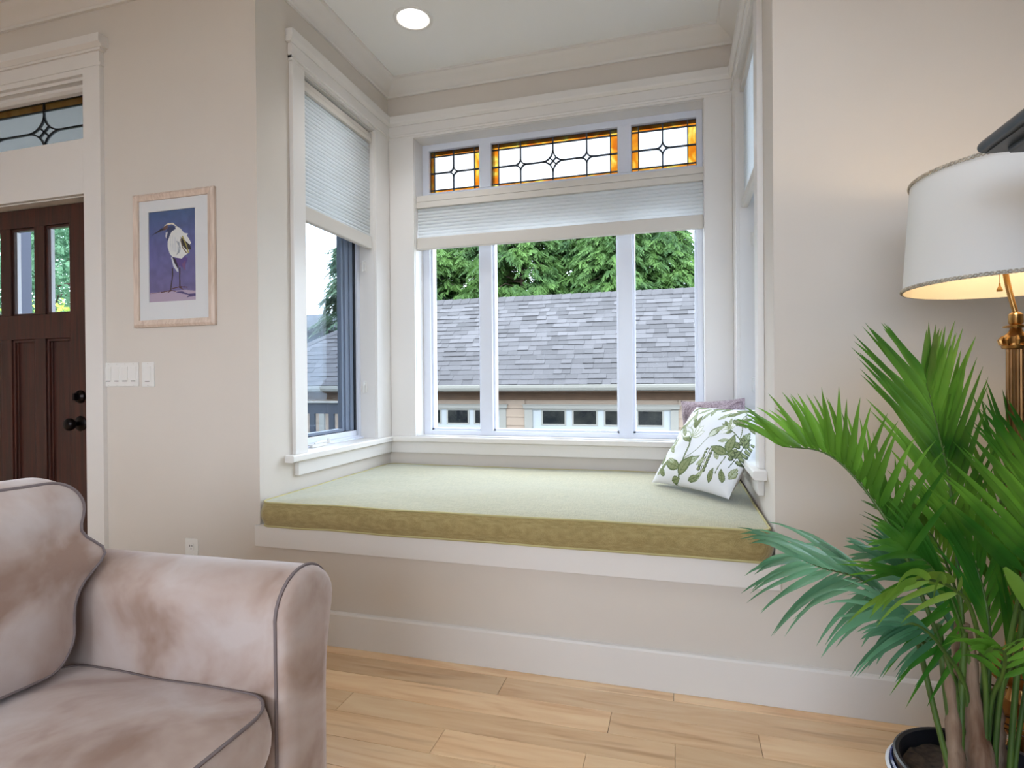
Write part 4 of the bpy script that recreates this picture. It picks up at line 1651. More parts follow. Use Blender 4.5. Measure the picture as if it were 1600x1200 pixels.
# ------------------------------------------------------------------ switches and outlet
def switch(x0, x1, z0, z1, cols, label, cat='light switch'):
    t = thing('light_switch', ((x0 + x1) / 2, 0, z0), label, cat)
    mb = MB()
    mb.box(x0, x1, -0.006, -0.0002, z0, z1)
    mb.build('cover_plate', M['plastic'], t, bevel=0.002)
    for k, cx in enumerate(cols):
        mb = MB()
        mb.box(cx - 0.0165, cx + 0.0165, -0.0085, -0.005, z0 + 0.020, z1 - 0.017)
        mb.build('switch_paddle', M['plastic'], t, bevel=0.0015)
        mb = MB()
        mb.box(cx - 0.012, cx + 0.012, -0.0095, -0.008, z0 + 0.022, z0 + 0.0255)
        mb.build('indicator_slot', M['dark_slot'], t)
        for zs in (z0 + 0.006, z1 - 0.006):
            mb = MB()
            ylathe([(0.0025, 0), (0.002, 0.0008)], cx, zs, -0.006, 8, mb)
            mb.build('screw', M['shade_rail'], t)


switch(-0.812, -0.621, 1.012, 1.116, [-0.788, -0.740, -0.694, -0.646], 'wide white plate of four rocker switches next to the door casing')
switch(-0.600, -0.534, 1.010, 1.116, [-0.567], 'narrow single white rocker switch right of the four-gang plate')
t = thing('outlet', (-0.342, 0, 0.255), 'white double power outlet low on the wall behind the sofa arm', 'outlet')
mb = MB()
mb.box(-0.375, -0.310, -0.006, -0.0002, 0.252, 0.368)
mb.build('cover_plate', M['plastic'], t, bevel=0.002)
for zc in (0.334, 0.288):
    mb = MB()
    mb.prism([(-0.354, zc - 0.011), (-0.348, zc - 0.017), (-0.336, zc - 0.017), (-0.330, zc - 0.011), (-0.330, zc + 0.011), (-0.336, zc + 0.017), (-0.348, zc + 0.017), (-0.354, zc + 0.011)],
             lambda p, q, s: (p, s, q), -0.008, -0.004)
    mb.build('socket', M['plastic'], t)
    mb = MB()
    mb.box(-0.3495, -0.347, -0.0086, -0.0075, zc, zc + 0.009)
    mb.box(-0.3385, -0.336, -0.0086, -0.0075, zc, zc + 0.009)
    ylathe([(0.003, 0), (0.003, 0.0008)], -0.342, zc - 0.008, -0.0078, 8, mb)
    mb.build('socket_slots', M['dark_slot'], t)


# ------------------------------------------------------------------ sofa
sofa = thing('sofa', (0.35, -1.7, 0), 'taupe microsuede sofa with a rolled arm and grey piping', 'sofa')
AX1 = 0.885


def arm(yc, flip):
    """rolled arm running along X, profile in YZ; flip=+1 arm on the far (+Y) side"""
    yo = yc
    prof = []
    # start at the floor outside, up to the roll, over, down the inner side
    prof += [(0.058, 0.03), (0.056, 0.16), (0.056, 0.30), (0.058, 0.38), (0.063, 0.44), (0.073, 0.49), (0.083, 0.53)]
    cz, r = 0.548, 0.088
    for k in range(1, 16):
        a = -0.1 + (PI + 0.25) * k / 15
        prof.append((r * math.cos(a), cz + r * math.sin(a)))
    prof += [(-0.087, 0.48), (-0.086, 0.40), (-0.086, 0.30), (-0.086, 0.16), (-0.086, 0.03)]
    xs = [0.0, 0.06, 0.14, 0.22, 0.30, 0.38, 0.46, 0.54, 0.62, 0.70, 0.76, 0.81, 0.845, 0.868]
    vs = []
    n = len(prof)
    for i, x in enumerate(xs):
        for j, (p, q) in enumerate(prof):
            ins = 0.0
            w = 0.004 * noise.noise(Vector((x * 7, j * 0.5, 1.3)))
            # gathered pleats near the front piping
            if x > 0.70:
                w += 0.0022 * math.sin(j * 2.6 + 1)
            lift = -0.012 * (1 - x / 0.885) if q > 0.5 else 0
            vs.append((x, yo + flip * (p * (1 + w * 6)), q + w * 0.6 + lift))
    fs = []
    for i in range(len(xs) - 1):
        for j in range(n - 1):
            fs.append((i * n + j, i * n + j + 1, (i + 1) * n + j + 1, (i + 1) * n + j))
    fs.append(tuple(range(n)))
    mb = MB()
    mb.add(vs, fs)
    a_o = mb.build('armrest', M['suede'], sofa, smooth=70)
    # front panel, slightly pillowed
    mb = MB()
    vs = []
    base = [(p, q) for p, q in prof]
    cxm = (-0.012, 0.35)
    layers = [(1.0, 0.868), (0.995, 0.878), (0.96, 0.886), (0.85, 0.892), (0.55, 0.896)]
    for f, x in layers:
        for p, q in base:
            pp = cxm[0] + (p - cxm[0]) * f
            ax_z = min(q, 0.54) if q > 0.54 else q
            qq = q if q < 0.54 else 0.54 + (q - 0.54) * f
            vs.append((x + 0.003 * noise.noise(Vector((p * 20, q * 9, 4))), yo + flip * pp, qq))
    k = len(base)
    fs = [(i * k + j, i * k + (j + 1) % k, (i + 1) * k + (j + 1) % k, (i + 1) * k + j) for i in range(len(layers) - 1) for j in range(k)]
    fs.append(tuple((len(layers) - 1) * k + j for j in range(k)))
    mb.add(vs, fs)
    mb.build('arm_front', M['suede'], sofa, smooth=60)
    pb = MB()
    pb.tube([(0.872, yo + flip * p * 1.01, q + (0.002 if q > 0.5 else 0)) for p, q in prof], 0.0036, 6)
    pb.build('arm_piping', M['piping'], sofa, smooth=60)


arm(-0.915, 1)
arm(-2.715, -1)
# base, back frame
mb = MB()
mb.box(0.02, 0.850, -2.63, -1.0, 0.05, 0.268)
mb.build('seat_base', M['suede'], sofa, bevel=0.02)
mb = MB()
mb.prism([(-0.06, 0.05), (0.10, 0.05), (0.13, 0.40), (0.10, 0.66), (0.06, 0.70), (-0.02, 0.71), (-0.09, 0.68), (-0.12, 0.60)], lambda p, q, s: (p, s, q), -2.71, -0.95)
mb.build('back_frame', M['suede'], sofa, bevel=0.02)
for x in (0.04, 0.82):
    for yy in (-0.93, -2.70):
        mb = MB()
        mb.lathe([(0.018, 0.0), (0.024, 0.05)], x, yy, 12)
        mb.build('foot', M['bronze'], sofa)
# two seat cushions and two back cushions
for k, yc in enumerate((-1.408, -2.222)):
    cushion(0.56, 0.806, 0.118, 0.075, 0.026, 0.016, lambda x, y, z, yc=yc: (0.604 + x, yc + y, 0.350 + z), wob=0.008, seed=11 + k * 7, n=10, m=16,
            pipe=0.0034, name_parts=('seat_cushion', 'seat_piping'), parent=sofa, cloth=M['suede'], pipe_mat=M['piping'], under=0.004)
for k, yc in enumerate((-1.418, -2.212)):
    ti = math.radians(13)

    def bm_(x, y, z, yc=yc):
        # local: x = height, y = width, z = thickness (front +)
        X = 0.335 + z * math.cos(ti) - x * math.sin(ti) * 0.55
        Z = 0.628 + x * math.cos(ti) + z * math.sin(ti) * 0.3
        # a tucked waist where the arm presses in
        yy = y
        if y > 0.1:
            k_ = min(1.0, (y - 0.1) / 0.3)
            pinch = 0.014 * math.exp(-((x - 0.075) / 0.030) ** 2)      # small tuck above the arm
            pinch += 0.050 / (1 + math.exp((x + 0.035) / 0.022))        # the arm holds the lower part in
            pinch -= 0.036 * math.exp(-((x - 0.015) / 0.035) ** 2)      # puffs out over the arm
            yy = y - pinch * k_
        return (X, yc + yy, Z)
    cushion(0.385, 0.83, 0.13, 0.07, 0.048, 0.012, bm_, wob=0.012, seed=31 + k * 5, n=10, m=16,
            pipe=0.0034, name_parts=('back_cushion', 'back_piping'), parent=sofa, cloth=M['suede'], pipe_mat=M['piping'])


# ------------------------------------------------------------------ floor lamp
PX, PY = 2.343, -0.433
SXC, SYC = 2.352, -0.425
lamp = thing('floor_lamp', (PX, PY, 0), 'brass floor lamp with a fluted column and white drum shade behind the palm', 'lamp')
# fluted column
mb = MB()
cn = 36
prof = [(0.019, 0.46), (0.0185, 0.8), (0.0175, 1.085)]
vs = []
for r, z in prof:
    for j in range(cn):
        a = 2 * PI * j / cn
        rr = r * (1 - 0.10 * (0.5 + 0.5 * math.cos(a * 12)))
        vs.append((PX + rr * math.cos(a), PY + rr * math.sin(a), z))
mb.add(vs, [(i * cn + j, i * cn + (j + 1) % cn, (i + 1) * cn + (j + 1) % cn, (i + 1) * cn + j) for i in range(2) for j in range(cn)])
mb.build('column', M['brass_dark'], lamp, smooth=20)
mb = MB()
mb.lathe([(0.0175, 1.082), (0.024, 1.084), (0.026, 1.090), (0.022, 1.095), (0.024, 1.102), (0.025, 1.110), (0.019, 1.114), (0.013, 1.120),
          (0.010, 1.128), (0.022, 1.130), (0.023, 1.133), (0.010, 1.136), (0.013, 1.140), (0.013, 1.158), (0.009, 1.162), (0.006, 1.164)], PX, PY, 28)
for j in range(10):
    a = 2 * PI * j / 10
    mb.tube([(PX + 0.023 * math.cos(a), PY + 0.023 * math.sin(a), 1.110), (PX + 0.028 * math.cos(a), PY + 0.028 * math.sin(a), 1.102), (PX + 0.026 * math.cos(a), PY + 0.026 * math.sin(a), 1.092)],
            [0.003, 0.0045, 0.0035], 6)
mb.build('capital', M['brass'], lamp, smooth=40)
mb = MB()
pts = []
for k in range(14):
    t = k / 13
    # gooseneck leaning and curving to the shade centre
    pts.append((PX - 0.012 * math.sin(t * PI * 0.9) - 0.012 * t, PY + 0.006 * t, 1.160 + 0.20 * t))
mb.tube(pts, 0.0055, 10)
mb.lathe([(0.016, 1.345), (0.018, 1.36), (0.018, 1.40), (0.014, 1.405)], pts[-1][0], pts[-1][1], 16)
mb.build('gooseneck', M['brass'], lamp, smooth=40)
# base: fluted cups, wire coils, scroll feet
mb = MB()
mb.lathe([(0.010, 0.34), (0.030, 0.345), (0.050, 0.365), (0.058, 0.395), (0.060, 0.400), (0.052, 0.398), (0.030, 0.392), (0.020, 0.42), (0.019, 0.47)], PX, PY, 40, flute=0.05)
mb.build('fluted_cup', M['brass'], lamp, smooth=40)
mb = MB()
mb.lathe([(0.012, 0.235), (0.032, 0.24), (0.056, 0.262), (0.066, 0.296), (0.066, 0.302), (0.056, 0.300), (0.020, 0.31), (0.012, 0.34)], PX, PY, 40, flute=0.05)
mb.build('fluted_cup', M['brass'], lamp, smooth=40)
mb = MB()
mb.lathe([(0.10, 0.0), (0.10, 0.012), (0.085, 0.022), (0.05, 0.035), (0.022, 0.06), (0.016, 0.12), (0.022, 0.17), (0.014, 0.21), (0.012, 0.24)], PX, PY, 32)
mb.build('base', M['brass_dark'], lamp, smooth=40)
mb = MB()
for zz, rr in ((0.402, 0.068), (0.385, 0.072), (0.305, 0.074), (0.288, 0.078), (0.272, 0.076)):
    mb.tube([(PX + (rr + 0.004 * math.sin(k * 3)) * math.cos(k * PI / 12), PY + rr * math.sin(k * PI / 12), zz + 0.006 * math.sin(k * PI / 6 + zz * 50)) for k in range(24)], 0.0018, 6, closed=True)
mb.build('wire_coil', M['wire'], lamp, smooth=50)
for q in range(4):
    a0 = math.radians(200 + q * 90)
    mb = MB()
    pts = []
    for k in range(22):
        t = k / 21
        if t < 0.6:
            u = t / 0.6
            rr = 0.02 + 0.13 * u
            zz = 0.20 - 0.17 * u + 0.05 * math.sin(PI * u)
        else:
            u = (t - 0.6) / 0.4
            a = -PI / 2 + u * 1.7 * PI
            R = 0.030 * (1 - 0.45 * u)
            rr = 0.15 + R * math.cos(a)
            zz = 0.062 + R * math.sin(a)
        pts.append((PX + rr * math.cos(a0), PY + rr * math.sin(a0), zz))
    mb.tube(pts, 0.006, 8)
    mb.build('scroll_foot', M['brass'], lamp, smooth=50)
# drum shade
ZS0, ZS1, R0, R1 = 1.222, 1.474, 0.212, 0.196
mb = MB()
n = 64
def drum(mb, r0, r1, z0, z1, flip=False):
    vs = []
    for r, z in ((r0, z0), ((r0 + r1) / 2, (z0 + z1) / 2), (r1, z1)):
        for j in range(n):
            a = 2 * PI * j / n
            vs.append((SXC + r * math.cos(a), SYC + r * math.sin(a), z))
    fs = [(i * n + j, i * n + (j + 1) % n, (i + 1) * n + (j + 1) % n, (i + 1) * n + j) for i in range(2) for j in range(n)]
    if flip:
        fs = [f[::-1] for f in fs]
    mb.add(vs, fs)
drum(mb, R0, R1, ZS0, ZS1)
sh = mb.build('lamp_shade', M['lampshade'], lamp, smooth=60, recalc=False)
mb = MB()
drum(mb, R0 - 0.0015, R1 - 0.0015, ZS0, ZS1, True)
mb.build('shade_lining', M['lampshade_in'], sh, smooth=60, recalc=False)
for r, z in ((R0, ZS0 + 0.004), (R1, ZS1 - 0.003)):
    mb = MB()
    nb = 150
    for ph in (0, 1):
        pts = []
        for j in range(nb * 3):
            a = 2 * PI * j / (nb * 3)
            w = 2 * PI * j / 6 + ph * PI
            rr = r + 0.002 + 0.0012 * math.cos(w)
            pts.append((SXC + rr * math.cos(a), SYC + rr * math.sin(a), z + 0.0032 * math.sin(w)))
        mb.tube(pts, 0.0017, 5, closed=True)
    mb.build('braid_trim', M['braid'], sh, smooth=60)
mb = MB()
for a0 in (0.3, 2.4, 4.5):
    mb.tube([(pts[0][0] * 0 + SXC + 0.012 * math.cos(a0), SYC + 0.012 * math.sin(a0), ZS1 - 0.03), (SXC + (R1 - 0.003) * math.cos(a0), SYC + (R1 - 0.003) * math.sin(a0), ZS1 - 0.006)], 0.0015, 6)
mb.tube([(SXC + 0.012 * math.cos(k), SYC + 0.012 * math.sin(k), ZS1 - 0.03) for k in np.linspace(0, 2 * PI, 12)[:-1]], 0.0015, 6, closed=True)
mb.tube([(2.322, -0.428, 1.36), (SXC, SYC, ZS1 - 0.03)], 0.0025, 6)
mb.build('shade_spider', M['brass'], lamp)
mb = MB()
mb.tube([(2.305, -0.452, 1.30), (2.305, -0.452, 1.225)], 0.0008, 5)
mb.lathe([(0.0015, 1.226), (0.002, 1.220), (0.0055, 1.212), (0.0055, 1.208)], 2.305, -0.452, 10)
mb.build('pull_chain', M['brass'], lamp)
bl = bpy.data.lights.new('lamp_bulb', 'POINT')
bl.energy = 2.4
bl.color = (1.0, 0.80, 0.55)
bl.shadow_soft_size = 0.03
blo = bpy.data.objects.new('lamp_bulb', bl)
blo.location = (SXC, SYC, 1.40)
COL.objects.link(blo)
# recessed light's beam
rl = bpy.data.lights.new('recessed_beam', 'SPOT')
rl.energy = 17
rl.color = (0.95, 0.98, 1.0)
rl.spot_size = math.radians(110)
rl.spot_blend = 0.8
rl.shadow_soft_size = 0.05
rlo = bpy.data.objects.new('recessed_beam', rl)
rlo.location = (LX, LY, CEIL - 0.01)
COL.objects.link(rlo)
# unseen spots added to fill the room and wash the lamp-side wall
for (x, yy) in ((0.8, -2.2), (-1.2, -3.4), (2.0, -3.6), (1.75, -0.80)):
    rl2 = bpy.data.lights.new('room_fill_spot', 'SPOT')
    rl2.energy = 20 if yy < -1 else 30
    rl2.color = (0.92, 0.97, 1.0) if yy < -1 else (0.72, 0.86, 1.0)
    rl2.spot_size = math.radians(140)
    rl2.spot_blend = 0.9
    rl2.shadow_soft_size = 0.08
    o2 = bpy.data.objects.new('room_fill_spot', rl2)
    o2.location = (x, yy, CEIL - 0.01)
    COL.objects.link(o2)

# ------------------------------------------------------------------ black mantel
man = thing('mantel_shelf', (2.4, -1.6, 1.3), 'black moulded mantel shelf corner in front of the lamp shade', 'mantel')
EY = -0.790


def mantel_layer(name, ins, z0, z1, nose=0.0, prof=None):
    """one stepped board; ins = how far it sits back from the nose line on the front and the far end"""
    mb = MB()
    X0, Y1 = 2.119 + ins, EY - ins
    X1, Y0 = 2.60, -3.0 + ins
    if prof is None:
        prof = [(0, z0), (0, z1)]
    # prof: list of (setback, z)
    loops = []
    for s, z in prof:
        loops.append([(X0 + s, Y0 + s, z), (X1, Y0 + s, z), (X1, Y1 - s, z), (X0 + s, Y1 - s, z)])
    vs = [p for L in loops for p in L]
    fs = [(i * 4 + j, i * 4 + (j + 1) % 4, (i + 1) * 4 + (j + 1) % 4, (i + 1) * 4 + j) for i in range(len(loops) - 1) for j in range(4)]
    fs += [(0, 1, 2, 3), tuple((len(loops) - 1) * 4 + j for j in range(4))]
    mb.add(vs, fs)
    return mb.build(name, M['black_wood'], man, smooth=50)


r_ = 0.013
mantel_layer('shelf_board', 0, 0, 0, prof=[(0.008, 1.396)] + [(r_ - r_ * math.cos(a), 1.409 + r_ * math.sin(a)) for a in np.linspace(-PI / 2 + 0.3, PI / 2, 9)] + [(0.016, 1.4225)])
mantel_layer('bed_moulding', 0.030, 0, 0, prof=[(0.060, 1.30), (0.055, 1.32), (0.052, 1.335), (0.042, 1.352), (0.036, 1.372), (0.034, 1.378), (0.030, 1.379), (0.012, 1.382), (0.002, 1.386), (0.0, 1.391), (0.0, 1.396)])
# chimney breast below the shelf
mb = MB()
mb.box(2.26, ROOMR, -2.90, -0.93, 0, 1.30)
tag(mb.build('trim_11', M['black_wood'], bevel=0.004), label='black fireplace surround below the mantel', kind='structure')
mb = MB()
mb.box(2.60, ROOMR, -2.90, -0.93, 1.30, CEIL)
tag(mb.build('wall_chimney_breast', M['wall']), kind='structure')

# ------------------------------------------------------------------ planter and palm
QX, QY = 2.172, -0.668
pot = thing('planter', (QX, QY, 0), 'black nursery pot inside a white and blue glazed planter on the floor', 'planter')
mb = MB()
mb.lathe([(0.100, 0.0), (0.112, 0.01), (0.128, 0.12), (0.141, 0.235), (0.149, 0.246), (0.150, 0.252), (0.144, 0.254), (0.130, 0.22), (0.11, 0.02), (0.02, 0.015)], QX, QY, 48)
mb.build('outer_pot', M['pot_white'], pot, smooth=40)
mb = MB()
mb.lathe([(0.130, 0.235), (0.1415, 0.250), (0.1425, 0.262), (0.1390, 0.264), (0.1345, 0.258)], QX, QY, 48)
mb.f = mb.f[:-2]
mb.build('blue_rim', M['pot_blue'], pot, smooth=40)
mb = MB()
mb.lathe([(0.095, 0.02), (0.118, 0.15), (0.130, 0.262), (0.136, 0.264), (0.137, 0.279), (0.133, 0.281), (0.127, 0.279), (0.122, 0.23), (0.05, 0.21)], QX, QY, 48)
mb.build('inner_pot', M['pot_black'], pot, smooth=40)
mb = MB()
ns, nr = 40, 12
vs = []
for i in range(nr + 1):
    for j in range(ns):
        a = 2 * PI * j / ns
        r = 0.121 * i / nr
        z = 0.252 + 0.010 * noise.noise(Vector((r * math.cos(a) * 40, r * math.sin(a) * 40, 0))) + 0.004 * noise.noise(Vector((r * math.cos(a) * 120, r * math.sin(a) * 120, 3)))
        vs.append((QX + r * math.cos(a), QY + r * math.sin(a), z))
mb.add(vs, [(i * ns + j, i * ns + (j + 1) % ns, (i + 1) * ns + (j + 1) % ns, (i + 1) * ns + j) for i in range(nr) for j in range(ns)])
tag(mb.build('soil', M['soil'], pot, smooth=60), kind='stuff')

palm = thing('potted_palm', (QX, QY, 0.24), 'leafy green palm in the planter, fronds spreading over the lamp', 'plant')


def bez(pts, n):
    """Catmull-Rom through the points"""
    P = [Vector(p) for p in pts]
    P = [P[0] * 2 - P[1]] + P + [P[-1] * 2 - P[-2]]
    out = []
    segs = len(P) - 3
    for i in range(n + 1):
        u = i / n * segs
        k = min(int(u), segs - 1)
        t = u - k
        a, b, c, d = P[k:k + 4]
        out.append(0.5 * ((2 * b) + (-a + c) * t + (2 * a - 5 * b + 4 * c - d) * t * t + (-a + 3 * b - 3 * c + d) * t ** 3))
    return out


def leaflet(mb, p, dirv, side_n, L, W, droop, curl=0.0, nseg=7):
    """blade from p along dirv, folded along its midrib, bending down towards the tip"""
    d = Vector(dirv).normalized()
    g = Vector((0, 0, -1))
    pos = Vector(p)
    pts = [pos.copy()]
    for i in range(nseg):
        t = (i + 1) / nseg
        d2 = (d + g * droop * t * t * 0.9 + RT * curl * t * t).normalized()
        pos = pos + d2 * (L / nseg)
        pts.append(pos.copy())
    vs = []
    for i, q in enumerate(pts):
        t = i / nseg
        w = W * (min(1, (t * 5 + 0.25)) * (1 - max(0, t - 0.35) / 0.65) ** 0.8)
        w = max(w, 0.0003)
        tg = (pts[min(i + 1, nseg)] - pts[max(i - 1, 0)]).normalized()
        wd = tg.cross(Vector(side_n))
        wd = wd.normalized() if wd.length > 1e-5 else tg.orthogonal().normalized()
        up = wd.cross(tg)
        vs += [q - wd * w / 2 + up * w * 0.13, q, q + wd * w / 2 + up * w * 0.13]
    fs = []
    for i in range(nseg):
        fs += [(3 * i, 3 * i + 1, 3 * i + 4, 3 * i + 3), (3 * i + 1, 3 * i + 2, 3 * i + 5, 3 * i + 4)]
    mb.add(vs, fs)


def iv(r, u, f=0.0):
    """direction: r to the right of the view axis, u up, f away from the room's viewpoint"""
    return (RT * r + UP * u + FW * f)


leaf_count = 0


def frond(pts, t0, n, A, B, alpha, Lmax, W, droop, m, normal, lprof=None, bulk=False, seed=0, rad=0.0055, jitter=0.10, taper_tip=0.55):
    global leaf_count
    rnd_ = random.Random(seed)
    # every stem rises out of the soil between the trunk sheaths
    p0 = pts[0]
    root = (2.150 + (p0[0] - 2.150) * 0.75, -0.700 + (p0[1] + 0.700) * 0.6, 0.250)
    ns_ = len(pts) - 1
    pts = [root] + list(pts)
    t0 = (t0 * ns_ + 1) / (ns_ + 1)
    C = bez(pts, 40)
    mb = MB()
    mb.tube(C, [rad * (1 - 0.80 * i / 40) for i in range(41)], 7)
    fr = mb.build('frond', M['stem'], palm, smooth=60)
    big = MB()
    for k in range(n):
        t = t0 + (1 - t0) * (k / (n - 1)) ** 0.95
        idx = t * 40
        i = min(int(idx), 39)
        p = C[i].lerp(C[i + 1], idx - i)
        T = (C[min(i + 2, 40)] - C[max(i - 1, 0)]).normalized()
        s = (t - t0) / (1 - t0)
        al = alpha[0] + (alpha[1] - alpha[0]) * s
        ln = Lmax * (lprof(s) if lprof else (0.55 + 0.45 * math.sin(PI * min(1, s * 1.15 + 0.15))) * (1 - (1 - taper_tip) * s ** 3))
        for S, sg in ((A, 1), (B, -1)):
            if S is None:
                continue
            a2 = al + rnd_.uniform(-jitter, jitter)
            dv = T * math.cos(a2) + Vector(S).normalized() * math.sin(a2) + Vector((rnd_.uniform(-1, 1), rnd_.uniform(-1, 1), rnd_.uniform(-1, 1))) * 0.05
            L = ln * rnd_.uniform(0.88, 1.06)
            if bulk or leaf_count >= 298:
                leaflet(big, p, dv, normal, L, W * rnd_.uniform(0.85, 1.1), droop * rnd_.uniform(0.7, 1.3), nseg=6)
            else:
                lb = MB()
                leaflet(lb, p, dv, normal, L, W * rnd_.uniform(0.85, 1.1), droop * rnd_.uniform(0.7, 1.3), nseg=7)
                lb.build('leaflet', m, fr, smooth=60, recalc=False)
                leaf_count += 1
    if big.v:
        tag(big.build('leaflet_mass', m, fr, smooth=60, recalc=False), kind='stuff')
    return fr


NF = iv(0, 0.1, -1)
CPTS = [(2.182, -0.712, 0.419), (2.196, -0.735, 0.60), (2.212, -0.750, 0.72), (2.222, -0.765, 0.80), (2.224, -0.775, 0.855)]
F_ = {
    'A': [(2.148, -0.68, 0.42), (2.15, -0.647, 0.601), (2.151, -0.604, 0.803), (2.144, -0.564, 0.922), (2.136, -0.524, 1.028)],
    'B': [(2.116, -0.71, 0.443), (2.075, -0.71, 0.581), (2.026, -0.693, 0.722), (1.967, -0.657, 0.824), (1.916, -0.63, 0.869), (1.847, -0.608, 0.876)],
    'C': CPTS,
    'D': [(2.134, -0.684, 0.432), (2.074, -0.68, 0.52), (2.038, -0.658, 0.569), (1.988, -0.621, 0.609), (1.924, -0.587, 0.616), (1.873, -0.56, 0.63)],
    'E': [(2.16, -0.718, 0.454), (2.123, -0.759, 0.605), (2.077, -0.803, 0.661), (2.017, -0.841, 0.685), (1.967, -0.866, 0.668)],
    'G': [(2.185, -0.648, 0.408), (2.229, -0.572, 0.568), (2.276, -0.506, 0.737), (2.339, -0.446, 0.867), (2.405, -0.396, 0.948)],
    'H': [(2.136, -0.704, 0.437), (2.082, -0.74, 0.535), (2.034, -0.764, 0.58), (1.996, -0.775, 0.569)],
    'I': [(2.193, -0.688, 0.419), (2.221, -0.71, 0.55), (2.264, -0.718, 0.638), (2.304, -0.727, 0.678)],
    'J': [(2.171, -0.631, 0.404), (2.188, -0.553, 0.544), (2.17, -0.495, 0.659), (2.134, -0.443, 0.715)],
    'K': [(2.203, -0.654, 0.408), (2.25, -0.619, 0.538), (2.311, -0.58, 0.68), (2.398, -0.523, 0.748)],
}
frond(F_['A'], 0.36, 24, iv(1, 0.25, 0.1), iv(-1, 0.10, 0.05), (0.66, 0.42), 0.262, 0.0175, 0.13, M['leaf'], NF, seed=1, taper_tip=0.8,
      lprof=lambda s: 0.75 + 0.25 * math.sin(PI * s) - 0.25 * s ** 4)
frond(F_['B'], 0.34, 22, iv(0.25, 1, 0.2), iv(0.55, 0.65, -0.5), (1.15, 0.55), 0.190, 0.0150, 0.35, M['leaf'], NF, seed=2, taper_tip=0.75,
      lprof=lambda s: 0.95 - 0.30 * s)
frond(F_['C'], 0.36, 17, iv(-1, 0.22, -0.1), iv(0.9, 0.5, 0.2), (1.05, 0.75), 0.255, 0.0175, 0.10, M['leaf'], NF, seed=3,
      lprof=lambda s: 1.0 - 0.35 * s ** 2)
frond(F_['D'], 0.36, 20, iv(-0.45, 0.8, 0.35), iv(-0.5, -0.9, -0.35), (1.15, 0.50), 0.205, 0.0135, 0.80, M['leaf_sky_sheen'], NF, seed=4,
      lprof=lambda s: (0.45 + 0.5 * math.sin(PI * s)) * 1.05)
frond(F_['E'], 0.45, 6, iv(-0.2, 0.5, -0.6), iv(-0.5, -0.8, 0.5), (1.0, 0.35), 0.160, 0.0120, 1.1, M['leaf_young'], NF, seed=5)
frond(F_['G'], 0.30, 16, iv(-0.9, 0.6, 0), iv(0.9, 0.2, 0), (0.75, 0.5), 0.230, 0.0160, 0.15, M['leaf'], NF, seed=6)
frond(F_['H'], 0.40, 10, iv(-0.4, 0.5, 0.4), iv(-0.5, -0.8, -0.2), (0.95, 0.4), 0.170, 0.0130, 0.80, M['leaf_sky_sheen'], NF, seed=7)
frond(F_['I'], 0.40, 12, iv(-0.6, 0.8, 0), iv(0.2, -0.8, -0.4), (0.95, 0.4), 0.170, 0.0120, 0.70, M['leaf'], NF, seed=8)
# inner fronds that fill the middle of the plant
frond([(2.15, -0.70, 0.42), (2.13, -0.70, 0.56), (2.09, -0.70, 0.66), (2.03, -0.70, 0.71)], 0.25, 18, iv(-0.3, 0.9, 0.1), iv(-0.3, -0.9, -0.1), (1.05, 0.4), 0.20, 0.0125, 0.45, M['leaf'], NF, bulk=True, seed=31, jitter=0.22)
frond([(2.18, -0.68, 0.42), (2.19, -0.66, 0.56), (2.17, -0.64, 0.68), (2.12, -0.62, 0.76)], 0.25, 18, iv(-0.6, 0.8, 0.1), iv(0.6, 0.5, 0.1), (1.0, 0.4), 0.21, 0.0125, 0.35, M['leaf'], NF, bulk=True, seed=32, jitter=0.22)
frond([(2.19, -0.68, 0.42), (2.22, -0.69, 0.54), (2.27, -0.70, 0.63), (2.33, -0.70, 0.68)], 0.25, 16, iv(-0.3, 0.9, 0.1), iv(-0.1, -0.9, -0.1), (1.05, 0.4), 0.20, 0.0125, 0.5, M['leaf'], NF, bulk=True, seed=33, jitter=0.22)
frond([(2.16, -0.66, 0.42), (2.15, -0.62, 0.52), (2.10, -0.57, 0.60), (2.03, -0.52, 0.64)], 0.25, 16, iv(-0.3, 0.9, 0.1), iv(-0.3, -0.9, -0.1), (1.05, 0.4), 0.18, 0.0120, 0.6, M['leaf_sky_sheen'], NF, bulk=True, seed=34, jitter=0.22)
frond([(2.17, -0.71, 0.42), (2.17, -0.75, 0.50), (2.15, -0.80, 0.56), (2.11, -0.84, 0.58)], 0.30, 8, iv(-0.8, 0.5, 0.1), iv(0.8, 0.3, -0.1), (1.05, 0.4), 0.14, 0.0105, 0.8, M['leaf'], NF, bulk=True, seed=35, jitter=0.25)
frond(F_['J'], 0.30, 16, iv(-1, 0.1, 0.2), iv(0.9, 0.4, 0.2), (0.9, 0.5), 0.200, 0.0150, 0.30, M['leaf'], NF, bulk=True, seed=9)
frond(F_['K'], 0.30, 16, iv(-0.6, 0.8, 0.2), iv(0.6, -0.8, 0.2), (0.9, 0.5), 0.220, 0.0150, 0.40, M['leaf'], NF, bulk=True, seed=10)
# a few loose broad leaves in front
for (p, d, L, W, dr, mm) in (((2.155, -0.79, 0.70), iv(0.3, -0.6, -0.2), 0.16, 0.026, 1.4, 'leaf_young'),
                             ((2.02, -0.76, 0.60), iv(-0.9, 0.1, -0.2), 0.20, 0.020, 1.5, 'leaf_sky_sheen'),
                             ((2.10, -0.75, 0.66), iv(-0.7, 0.2, -0.2), 0.15, 0.022, 1.2, 'leaf_young')):
    lb = MB()
    leaflet(lb, p, d, NF, L, W, dr, nseg=8)
    lb.build('leaflet', M[mm], palm, smooth=60, recalc=False)
